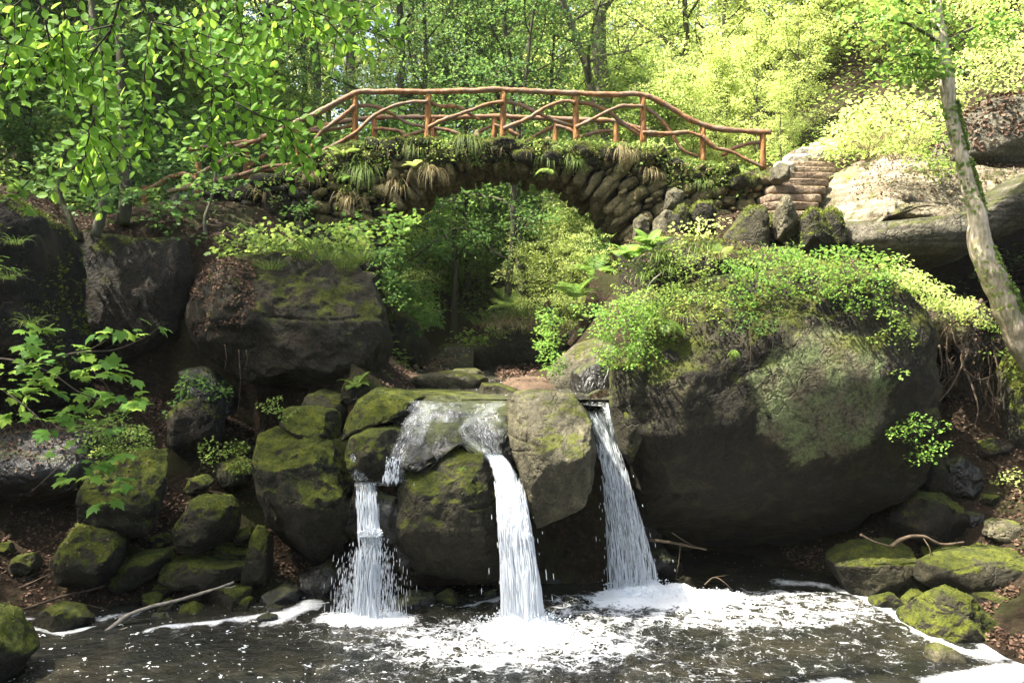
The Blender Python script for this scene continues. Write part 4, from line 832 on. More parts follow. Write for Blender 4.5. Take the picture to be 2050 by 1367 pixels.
# falling water ------------------------------------------------------
def water_mat(name, lo, hi, sx_, sy_, glossy=.3, trans=.35, col=(.82, .86, .9)):
    t = NT(name); uv = t.n('ShaderNodeUVMap').outputs[0]; m_ = t.n('ShaderNodeMapping', {'Vector': uv, 'Scale': (sx_, sy_, 1)}).outputs[0]
    m2 = t.n('ShaderNodeMapping', {'Vector': uv, 'Scale': (sx_*2.7, sy_*2.2, 1), 'Location': (3, 5, 0)}).outputs[0]
    n = t.math('ADD', t.math('MULTIPLY', t.noise(m_, 1, 5, .62, .35), .65), t.math('MULTIPLY', t.noise(m2, 1, 4, .6), .35))
    eg = t.n('ShaderNodeAttribute', attribute_name='edge').outputs['Fac']
    al = t.ramp(t.math('SUBTRACT', n, t.math('MULTIPLY', t.math('POWER', eg, 3.0), .22)), [(lo, .0), (hi, 1.)])
    cl = t.math('MULTIPLY', t.math('SUBTRACT', 1.0, t.math('POWER', eg, 4.0)), .14)
    a = bsdf(t, Base_Color=col, Roughness=.28, IOR=1.33, Specular_IOR_Level=.6, Normal=t.bump(n, .05, 1.))
    b = t.n('ShaderNodeBsdfTranslucent', {'Color': (*col, 1)}).outputs[0]; w = t.n('ShaderNodeMixShader', {0: trans, 1: a, 2: b}).outputs[0]
    tr = t.n('ShaderNodeBsdfTransparent', {0: (.93, .95, .96, 1)}).outputs[0]; gl = t.n('ShaderNodeBsdfGlossy', {'Roughness': .12, 'Normal': t.bump(n, .06, 1.)}).outputs[0]
    clear = t.n('ShaderNodeMixShader', {0: cl, 1: tr, 2: gl}).outputs[0]
    return t.done(t.n('ShaderNodeMixShader', {0: al, 1: clear, 2: w}).outputs[0])
M['fall'] = water_mat('falling_water', .43, .66, 26, 3.0, col=(.66, .71, .74))
M['fall_thick'] = water_mat('thick_falling_water', .24, .46, 24, 2.6)
M['slide'] = water_mat('sliding_water', .50, .80, 30, 9, trans=.1)
M['drop'] = (lambda t: t.done(t.n('ShaderNodeMixShader', {0: .4, 1: bsdf(t, Base_Color=(.85, .88, .92), Roughness=.2), 2: t.n('ShaderNodeBsdfTranslucent', {'Color': (.85, .88, .92, 1)}).outputs[0]}).outputs[0]))(NT('water_drops'))
EDGE = []
def sheet(mb, uvs, path, bulge=.5, seed=0, nt=150, nu=26, rough=.018, edge=.12, dy=0.):
    A = np.array([[*P(a, b, Y), w/F*Y/2] for a, b, Y, w in path]); Q = smooth_path(A, nt)
    u = np.linspace(-1, 1, nu); L = np.r_[0, np.cumsum(np.linalg.norm(np.diff(Q[:, :3], axis=0), axis=1))]
    U, T_ = np.meshgrid(u, np.arange(nt)); W = Q[T_.ravel(), 3].reshape(U.shape)
    for sgn in (-1, 1):
        en = fbm(np.c_[L*13, L*0+sgn*5+seed, L*0], 4, seed+2)[:, None]; W = W*(1+edge*en*(np.sign(U) == sgn)*np.abs(U))
    X = Q[T_, 0] + U*W; Z = Q[T_, 2]*1.0; Yv = Q[T_, 1] - bulge*Q[T_, 3]*np.sqrt(np.clip(1-U**2, 0, 1)) + dy
    dn = fbm(np.c_[(U*W*16).ravel(), L[T_].ravel()*2.4, np.full(U.size, seed*1.)], 4, seed).reshape(U.shape)
    Yv = Yv - dn*rough*1.6; X = X + dn*rough*.4
    ii = (np.arange(nt-1)[:, None]*nu + np.arange(nu-1)[None]).ravel()
    mb.add(np.c_[X.ravel(), Yv.ravel(), Z.ravel()], np.stack([ii, ii+1, ii+nu+1, ii+nu], -1))
    uvs.append(np.c_[(U*W).ravel()+seed*3.1, L[T_].ravel()]); EDGE.append(np.clip(np.maximum(np.abs(U), 1.25-T_/nt*14), 0, 1.25).ravel())
def strands(mb, rng, path, n, wid=(.0025, .0075), ln=(.06, .30), t0=.15, t1=1., spread=1.12, bulge=.6, gauss=False):
    A = np.array([[*P(a, b, Y), w/F*Y/2] for a, b, Y, w in path]); Q = smooth_path(A, 200)
    T_ = rng.uniform(t0, t1, n)**.8; i = (T_*199).astype(int); u = rng.uniform(-1, 1, n); u = np.sign(u)*np.abs(u)**.85*spread if not gauss else rng.normal(0, gauss, n)
    L = rng.uniform(*ln, n)*(.5+T_); r = rng.uniform(*wid, n); di = np.clip(i-4, 0, 199); d = unit(Q[i, :3]-Q[di, :3] + np.array((0, 0, -1e-4))); d = unit(d + np.array((0, 0, -.25)) + np.c_[u*.04, np.zeros(n), np.zeros(n)])
    c = Q[i, :3] + np.c_[u*Q[i, 3], -bulge*Q[i, 3]*np.sqrt(np.clip(1.3-u**2, 0, 1)) + rng.normal(0, .02, n), np.zeros(n)]
    drops(mb, c, d, L, r)
def drops(mb, c, d, L, r):
    side = unit(np.cross(d, (0.1, 1., 0.05))); s2 = np.cross(d, side); n = len(c); V = []
    prof = [(0, 0), (.25, .8), (.6, 1.), (1, 0)]
    for tt, rr in prof:
        for k in range(4):
            a = k*pi/2; V.append(c + d*(L*(tt-.5))[:, None] + (side*cos(a)+s2*sin(a))*(r*max(rr, .05))[:, None])
    V = np.stack(V, 1).reshape(-1, 3); q = np.array([[4*s+k, 4*s+(k+1) % 4, 4*s+4+(k+1) % 4, 4*s+4+k] for s in range(3) for k in range(4)]); off = (np.arange(n)*16)[:, None, None]
    mb.add(V, (q[None]+off).reshape(-1, 4))
def splash(mb, rng, c, n, rx, ry, h, r=(.004, .013)):
    a = rng.uniform(0, 2*pi, n); q = rng.uniform(0, 1, n)**.7; p = np.c_[c[0]+np.cos(a)*q*rx, c[1]+np.sin(a)*q*ry, np.full(n, c[2])]
    p[:, 2] += h*rng.uniform(0, 1, n)**1.8*(1-.6*q); drops(mb, p, unit(np.c_[np.cos(a)*.8, np.sin(a)*.5, rng.uniform(.3, 1.2, n)]), rng.uniform(.008, .04, n), rng.uniform(*r, n))
def waterfall(label, sheets, slides, strandspec, splashes, seed):
    root = thing('waterfall', label, 'waterfall', (*P(*sheets[-1][0][-1][:3])[:2], 0))
    rg = np.random.default_rng(seed)
    for k, (path, bul, mat) in enumerate(sheets):
        for j in range(2):
            m = MB(); uv = []; sheet(m, uv, [(a, b, c, w*(1-.12*j)) for a, b, c, w in path], bul, seed+k*3+j, rough=.02, dy=.05*j); part('water_sheet', root, m, M[mat], uv=np.concatenate(uv), attr={'edge': EDGE[-1]})
    for k, (path, bul) in enumerate(slides):
        m = MB(); uv = []; sheet(m, uv, path, bul, seed+20+k, rough=.012, edge=.3); part('sliding_water', root, m, M['slide'], uv=np.concatenate(uv), attr={'edge': EDGE[-1]})
    m = MB()
    for a in strandspec: strands(m, rg, *a[0], **a[1])
    for a in splashes: splash(m, rg, *a)
    part('spray', root, m, M['drop'], smooth=True)['kind'] = 'stuff'
mid = [(985,905,11.72,34),(1002,930,11.6,40),(1020,980,11.45,52),(1027,1030,11.33,58),(1035,1100,11.25,64),(1042,1170,11.2,72),(1048,1250,11.18,80)]
waterfall('bright white middle waterfall pouring between the olive and the grey boulder',
  [(mid, .7, 'fall_thick')], [([(1000,800,12.2,26),(980,822,12.0,34),(940,843,11.85,30),(925,860,11.78,22),(950,888,11.68,26),(985,915,11.6,34),(1005,935,11.62,38)], .35), ([(978,803,12.2,70),(968,835,11.95,84),(972,870,11.75,66),(984,900,11.68,44),(1000,935,11.6,38)], .3), ([(905,803,12.25,80),(895,822,12.05,80),(890,845,11.9,60)], .15)],
  [((mid, 2200), dict()), ((mid, 160), dict(gauss=.75, ln=(.02, .09), wid=(.003, .007), t0=.3))], [((mx, my-.05, 0), 900, .42, .25, .28), ((mx, my-.1, 0), 400, .8, .4, .12)], 401)
rgt = [(1185,815,12.75,42),(1207,870,12.6,40),(1226,930,12.5,44),(1240,1000,12.45,56),(1253,1070,12.45,70),(1262,1130,12.5,84),(1268,1185,12.55,96)]
waterfall('grey right waterfall spouting past the huge dark boulder', [([(1226,806,12.9,50),(1230,840,12.75,44),(1234,880,12.65,30),(1237,915,12.6,14)], .3, 'fall'), (rgt, .6, 'fall')],
  [([(1196,800,13.1,76),(1202,806,12.85,84),(1208,812,12.75,86)], .1)], [((rgt, 1300), dict(wid=(.0015, .0045))), ((rgt, 160), dict(gauss=.75, ln=(.02, .09), wid=(.003, .007), t0=.3))], [((rx_+.1, ry_-.1, 0), 900, .6, .25, .25), ((rx_+.5, ry_-.3, 0), 500, 1.0, .4, .12)], 402)
lf = [(733,962,11.75,52),(736,1000,11.62,40),(738,1045,11.55,38),(741,1075,11.5,44)]
lf2 = [(744,1066,11.42,44),(739,1110,11.38,46),(736,1170,11.36,44),(735,1238,11.35,48)]; lf3 = [(745,1070,11.45,50),(742,1110,11.42,90),(738,1160,11.4,125),(738,1225,11.4,150)]
waterfall('thin left waterfall that splits over ledges and sprays outward', [(lf, .5, 'fall'), (lf2, .5, 'fall')],
  [([(722,962,11.75,40),(745,966,11.72,70),(775,972,11.7,70)], .1), ([(705,880,11.95,20),(712,920,11.75,30),(722,960,11.7,36)], .4), ([(830,830,12.15,34),(815,870,11.95,40),(795,915,11.8,38),(785,965,11.7,46)], .3), ([(845,800,12.3,60),(838,822,12.2,50),(825,850,12.05,46)], .2),
   ([(862,806,12.3,40),(852,840,12.1,34),(835,890,11.9,24)], .2)],
  [((lf, 300), dict()), ((lf2, 500), dict()), ((lf3, 1500), dict(t0=.02, gauss=.5, wid=(.0018, .0045), ln=(.03, .12), bulge=.25)), (([(790,900,11.8,26),(786,930,11.7,24),(782,965,11.65,30)], 160), dict(wid=(.003, .007), ln=(.02, .08)))],
  [((lx, ly, 0), 420, .5, .2, .16), (P(741,1072,11.4), 420, .16, .1, .14), (P(830,1010,11.7), 120, .1, .1, .3)], 403)

# ------------------------------------------------------------------ people
def skin_body(name, parent, joints, edges, mat, lv=2):
    me = bpy.data.meshes.new(name); me.from_pydata([j[:3] for j in joints], edges, []); o = bpy.data.objects.new(name, me); col.objects.link(o)
    md = o.modifiers.new('skin', 'SKIN'); md.use_smooth_shade = True
    for v, j in zip(me.skin_vertices[0].data, joints): v.radius = (j[3], j[4] if len(j) > 4 else j[3])
    me.skin_vertices[0].data[0].use_root = True
    o.modifiers.new('sub', 'SUBSURF').levels = lv; o.modifiers['sub'].render_levels = lv
    dg = bpy.context.evaluated_depsgraph_get(); dg.update(); m2 = bpy.data.meshes.new_from_object(o.evaluated_get(dg)); o.modifiers.clear(); o.data = m2
    m2.materials.clear(); m2.materials.append(mat); o.parent = parent; return o
def plain(name, c, rough=.8): t = NT(name); return t.done(bsdf(t, Base_Color=t.mix(t.noise(t.n('ShaderNodeTexCoord').outputs['Object'], 20, 3), c, tuple(v*.7 for v in c)), Roughness=rough))
SK = plain('skin', (.45, .28, .2)); 
def person(label, loc, rz, jacket, trousers, hairc, hood=None, s=1.0, stand=False):
    r = thing('person', label, 'person', loc); r.rotation_euler = (0, 0, rz); r.scale = (s, s, s)
    # seated with the knees drawn forward, hips at 0.0, facing +y
    J = [(0,0,.0,.14,.11),(0,.01,.16,.13,.10),(0,.03,.34,.155,.105),(0,.04,.46,.14,.09),(0,.05,.535,.05),(0,.065,.61,.05),
         (.19,.04,.45,.055),(.27,.06,.20,.045),(.22,.26,.06,.036),(.19,.36,.05,.028),(-.19,.04,.45,.055),(-.27,.06,.20,.045),(-.22,.26,.06,.036),(-.19,.36,.05,.028),
         (.10,.02,-.03,.10),(.13,.42,.06,.07),(.13,.46,-.36,.045),(.13,.60,-.40,.035),(-.10,.02,-.03,.10),(-.13,.42,.06,.07),(-.13,.46,-.36,.045),(-.13,.60,-.40,.035)]
    if stand:
        for sg, i0, a0 in ((1, 14, 6), (-1, 18, 10)):
            J[i0:i0+4] = [(.10*sg,0,-.05,.10), (.11*sg,.03,-.45,.065), (.11*sg,0,-.84,.042), (.12*sg,.14,-.88,.035)]
            J[a0:a0+4] = [(.19*sg,.04,.45,.055), (.24*sg,.03,.18,.043), (.25*sg,.09,-.06,.033), (.24*sg,.12,-.16,.028)]
    E = [(0,1),(1,2),(2,3),(3,4),(4,5),(3,6),(6,7),(7,8),(8,9),(3,10),(10,11),(11,12),(12,13),(0,14),(14,15),(15,16),(16,17),(0,18),(18,19),(19,20),(20,21)]
    skin_body('body', r, J, E, SK)
    JJ = [(a[0], a[1], a[2], a[3]*1.14+.008, (a[4] if len(a) > 4 else a[3])*1.14+.008) for a in J]
    k = [0,1,2,3,6,7,8,10,11,12]; mp = {v: i for i, v in enumerate(k)}
    skin_body('jacket', r, [JJ[i] for i in k], [(mp[a], mp[b]) for a, b in E if a in mp and b in mp], jacket)
    k = [0,14,15,16,18,19,20]; mp = {v: i for i, v in enumerate(k)}; JJ[0] = (0,0,-.02,.15,.12)
    skin_body('trousers', r, [JJ[i] for i in k], [(mp[a], mp[b]) for a, b in E if a in mp and b in mp], trousers)
    d, Fi = ico(4); V = d*np.array((.075, .095, .115)); V[:, 0] *= 1-.18*np.clip(-d[:, 2], 0, 1); V[:, 1] += .02*np.exp(-((d[:, 0])**2+(d[:, 2]+.05)**2)*30)*(d[:, 1] > 0)
    V[:, 1] -= .008*np.exp(-((np.abs(d[:, 0])-.35)**2+(d[:, 2]-.08)**2)*60)*(d[:, 1] > 0); m = MB(); m.add(V+(0,.08,.71), Fi)
    for sg in (-1, 1): m.add(ico(2)[0]*(.012,.018,.03)+(sg*.075,.075,.71), Fi[:0], ico(2)[1])
    L = r.location.copy(); r.location = (0,0,0); part('head', r, m, SK)
    m = MB(); keep = (d[:, 1] < .25) | (d[:, 2] > .45); V2 = d*np.array((.084, .103, .124)); V2 += (fbm(d*9, 2, 1)*.004)[:, None]*d
    V2[~keep] = V2[~keep]*.8; m.add(V2+(0,.075,.715), Fi); part('hair', r, m, hairc)
    if hood:
        m = MB(); V = d*np.array((.13, .08, .06)); V[:, 2] -= .5*np.abs(V[:, 0])**1.5; m.add(V+(0,-.05,.50), Fi); part('hood', r, m, hood)
    r.location = L; return r
pl = P(1145, 694, 21.5)
person('person in a dark jacket with a pale hood, back turned, sitting behind the slanting rock', pl, radians(12), plain('dark_jacket', (.03,.033,.045)), plain('blue_trousers', (.03,.04,.12)), plain('brown_hair', (.06,.04,.03)), plain('pale_hood', (.30,.34,.46)), .72)
rock([(1120,745),(1125,705),(1140,694),(1170,696),(1180,745)], 21.6, .35, 'low stone the hooded person sits on', 'rock_half', 'stone', 'stone', seed=77, n=4)
pf = (P(371, 360, 20.0)[0], 20.0, Hs(P(371, 360, 20.0)[0], 20.0)+.86)
person('person in pale blue and white barely seen behind the shaded left railing', pf, radians(200), plain('pale_shirt', (.45,.5,.62)), plain('denim', (.12,.18,.35)), plain('dark_hair', (.04,.03,.02)), None, .95, True)

# ------------------------------------------------------------------ near plants
def plant(name, label, cat, build, mat, stem=None, group=None, stemmat='twig', kind=None):
    """build(mb_leaves, mb_stems, rng)"""
    rg = np.random.default_rng(abs(hash(label)) % 99991 if 0 else sum(ord(c)*(i+3) for i, c in enumerate(label)) % 99991)
    a, b = MB(), MB(); build(a, b, rg)
    if b.n == 0: return single(name, label, cat, a, M[mat], group, kind, smooth=False)
    V = np.concatenate(b.V); r = thing(name, label, cat, (V[:, 0].mean(), V[:, 1].mean(), V[:, 2].min()), group, kind)
    part('foliage', r, a, M[mat], smooth=False); part('stem', r, b, M[stemmat]); return r

# overhanging beech branches, top left
def hang(stems, Y, kind='beech', size=.041, sub=(.10, .28), step=.030, down=-.35, rsub=.0016, dens=1., face=.75):
    def f(a, b, rg):
        for si, pts in enumerate(stems):
            pts, r0 = pts if isinstance(pts, tuple) else (pts, .006)
            dY = rg.uniform(-.25, .25) if si else 0
            W = np.array([P(x, y, Y + dY + .04*k) for k, (x, y) in enumerate(pts)]); n = max(int(np.linalg.norm(np.diff(W, axis=0), axis=1).sum()/.03), 8); r0 = r0*.6
            Q = smooth_path(np.c_[W, np.linspace(r0, .0018, len(W))], n); Q[:, :3] += np.cumsum(rg.normal(0, .001, (n, 3)), 0); tube(b, Q[:, :3], Q[:, 3], 5)
            L = np.r_[0, np.cumsum(np.linalg.norm(np.diff(Q[:, :3], axis=0), axis=1))]; s = .04; sg = 1
            while s < L[-1]:
                i = int(np.searchsorted(L, s)); i = min(i, n-2); p = Q[i, :3]; d = unit(Q[i+1, :3]-Q[i, :3]); sd = unit(np.cross(d, (0, 1, 0.01)))*sg
                last = s > L[-1]*.8
                if rg.uniform() < .75*dens and not last:      # side twig with leaves in one plane
                    l = rg.uniform(*sub)*(1.2-.5*s/L[-1]); v = unit(sd*.9 + d*.55 + np.array((0, rg.normal(0, .35), down))); m = max(int(l/.03), 3); q = p.copy(); qq = [q]
                    for k in range(m): v = unit(v + np.array((0, 0, -.07)) + rg.normal(0, .06, 3)); q = q + v*.03; qq.append(q)
                    qq = np.array(qq); tube(b, qq, np.linspace(.0022, .0009, len(qq)), 4); put(a, rg, smooth_path(qq, int(len(qq)*1.25)), size, kind, face)
                elif rg.uniform() < dens: put(a, rg, Q[max(i-1, 0):i+2, :3], size, kind, face)
                s += step*rg.uniform(.7, 1.4); sg = -sg
            put(a, rg, Q[-3:, :3], size, kind, face)
    return f
def put(a, rg, qq, size, kind, face):
    d = unit(np.gradient(qq, axis=0)); n = len(qq); sg = np.where(np.arange(n) % 2 == 0, 1, -1)[:, None]
    sd = unit(np.cross(d, (0, 1, .01)))*sg; ld = unit(sd*.8 + d*.6 + rg.normal(0, .18, (n, 3)) + np.array((0, 0, -.12)))
    nn = np.tile((0, -face, .65), (n, 1)) + rg.normal(0, .38, (n, 3)); leaves(a, qq + sd*.004, ld, nn, size*rg.uniform(.7, 1.15, n), kind)
plant('beech_branch', 'arching beech branch with large green leaves hanging into the top left', 'branch', hang([([(262,-30),(310,45),(360,100),(420,170),(480,210),(560,262),(600,310)], .012), [(302,45),(297,95),(288,130)], [(290,125),(288,190),(290,250),(284,300)], [(425,172),(424,230),(422,290),(420,325)],
   [(470,205),(520,235),(570,250),(605,330)], [(380,120),(440,150),(500,165),(545,180)], [(360,98),(430,110),(490,125),(540,140)], [(505,225),(545,262),(600,300),(608,350)], [(310,45),(370,60),(430,80),(490,95)]], 3.6), 'leaf_beech')
plant('beech_branch', 'leftmost hanging beech branch with a long drooping tip', 'branch', hang([([(252,-30),(225,60),(205,120),(192,190),(186,240),(200,275),(225,300)], .010), [(188,235),(172,290),(165,340),(160,365)], [(195,200),(210,240),(185,280)], [(222,60),(180,120),(165,170)], [(205,120),(240,150),(262,200)],
   [(228,50),(180,60),(140,70)],[(190,240),(178,260),(172,300)], [(186,240),(200,290),(190,330)]], 3.3), 'leaf_beech')
plant('beech_branch', 'beech branch crossing the upper left corner', 'branch', hang([([(60,-30),(95,60),(60,105),(0,135)], .008), [(90,40),(100,90),(110,130)], [(-20,60),(30,100),(40,130),(20,160)], [(70,-20),(20,20),(-20,40)], [(120,-20),(130,50),(100,90),(95,150)],[(-30,-10),(30,30),(60,60)],[(160,-20),(150,60),(160,120)]], 3.1, dens=1.), 'leaf_beech')
plant('beech_branch', 'high beech branch reaching right above the railing with its leaf tip against the sky', 'branch', hang([([(540,-30),(600,15),(650,35),(700,55),(760,75),(805,85)], .007), [(570,-5),(640,60),(660,75)], [(600,15),(560,50),(545,75)], [(620,-20),(680,20),(730,45)], [(650,35),(690,80),(700,95)],[(590,-20),(600,30),(590,70)]], 3.7), 'leaf_beech')
plant('beech_branch', 'beech branch hanging down between the upper left ones', 'branch', hang([([(470,-30),(480,40),(492,90),(505,130),(530,170)], .007), [(480,40),(440,70),(420,95)], [(485,60),(530,90),(550,110)], [(420,-20),(400,40),(370,60)], [(360,-30),(400,10),(440,30),(480,60)], [(500,-20),(540,30),(560,60)]], 3.9, dens=1.1), 'leaf_beech')
# maple boughs reaching in from the left edge
plant('sycamore_bough', 'low sycamore bough with lobed leaves reaching in from the left edge', 'branch', (lambda a, b, rg: (
  [tube(b, [P(x_, y_, Y_) for x_, y_, Y_ in pts], np.linspace(r, .003, len(pts)), 5, n=len(pts)*6, bumps=.1) for pts, r in [([(-60,715,8.6),(30,722,8.2),(100,745,7.9),(170,790,7.6),(240,812,7.5)], .012), ([(60,730,8.1),(160,705,7.8),(230,700,7.7),(290,675,7.6),(330,648,7.6)], .008), ([(180,700,7.8),(215,680,7.8),(232,668,7.8)], .005),
    ([(20,790,8.4),(80,840,8.0),(120,890,7.8),(180,920,7.6),(225,950,7.5)], .009), ([(-60,740,8.8),(20,790,8.4)], .01), ([(60,830,8.0),(140,870,7.8),(190,930,7.6)], .006), ([(150,905,7.8),(90,960,7.8),(62,985,7.8)], .005), ([(185,740,7.8),(215,775,7.7),(222,790,7.6)], .004)]],
  [sprays(a, rg, [P(x_, y_, Y_)], w/F*Y_, n_, .115, 'maple', tilt=.10, thick=.12, ntilt=.22) for x_, y_, Y_, w, n_ in [(75,655,7.9,38,9),(232,660,7.8,42,11),(310,648,7.6,16,3),(60,690,8.0,36,9),(120,700,7.9,45,12),(160,735,7.8,50,14),(110,745,8.0,55,14),(215,725,7.7,38,9),(240,745,7.7,36,9),(60,720,8.1,40,8),(30,775,8.4,50,14),(90,780,8.1,45,11),
     (170,785,7.7,42,10),(230,790,7.6,40,10),(280,800,7.5,38,10),(270,820,7.5,36,8),(150,820,7.7,40,9),(60,830,8.0,50,12),(120,850,7.9,45,10),(20,830,8.4,40,10),(195,845,7.8,36,8),(130,890,7.8,30,6),(195,925,7.6,30,6),(235,900,7.5,28,6),(140,945,7.7,26,5),(200,950,7.6,32,6),(235,965,7.5,25,5),(215,1000,7.5,22,5),(10,740,8.6,40,9)]])), 'leaf_fresh')
plant('sycamore_bough', 'small twigs with pale leaves at the left edge above the bough', 'branch', (lambda a, b, rg: (
  [tube(b, [P(*q) for q in pts], np.linspace(r, .003, len(pts)), 5, n=len(pts)*6) for pts, r in [([(-40,440,7),(20,400,7),(60,360,7),(80,340,7)], .008), ([(-40,440,7),(0,435,7),(60,418,7)], .006), ([(-40,500,7),(20,545,7),(45,555,7),(72,563,7)], .005), ([(0,410,7),(40,390,7),(85,395,7)], .005)]],
  [sprays(a, rg, [P(x_, y_, 7)], w/F*7, n_, .10, 'maple', tilt=.12) for x_, y_, w, n_ in [(10,395,22,5),(50,380,24,5),(60,418,16,3),(5,515,14,3),(20,535,14,4),(10,360,20,4),(45,365,20,4)]])), 'leaf_fresh')

# shrubs and herbs: (label, name, cat, [(px,py,Y,radius px,count)], leaf kind, size, mat)
def bush(label, name, cat, spots, kind, size, mat, stems=(), tilt=.3, r=.006, sm='twig', thick=.18, group=None):
    def f(a, b, rg):
        for px, py, Y, w, n_ in spots:
            sprays(a, rg, [P(px, py, Y)+rg.normal(0, .03, 3)*np.array((1, 3, 1))], w/F*Y, n_, size, kind, tilt=tilt, thick=thick)
        for pts in stems: tube(b, [P(*q) for q in pts], np.linspace(r, r*.35, len(pts)), 5, n=len(pts)*5, bumps=.15)
    return plant(name, label, cat, f, mat, group=group, stemmat=sm)
def scat(rg, poly, n, Y0, Y1, w=(18, 34), c=(14, 26)):
    """spray spots spread over a photo-space polygon and a depth range"""
    pp = np.array(poly, float); out = []; lo_, hi_ = pp.min(0), pp.max(0)
    while len(out) < n:
        q = rg.uniform(lo_, hi_); ins = False; j = len(pp)-1
        for i in range(len(pp)):
            if (pp[i, 1] > q[1]) != (pp[j, 1] > q[1]) and q[0] < (pp[j, 0]-pp[i, 0])*(q[1]-pp[i, 1])/(pp[j, 1]-pp[i, 1])+pp[i, 0]: ins = not ins
            j = i
        if ins and not (Y1 < 15 and 1100 < q[0] < 1196 and 618 < q[1] < 722): out.append((q[0], q[1], rg.uniform(Y0, Y1), rg.uniform(*w), int(rg.integers(*c))))
    return out
rg = np.random.default_rng(77)
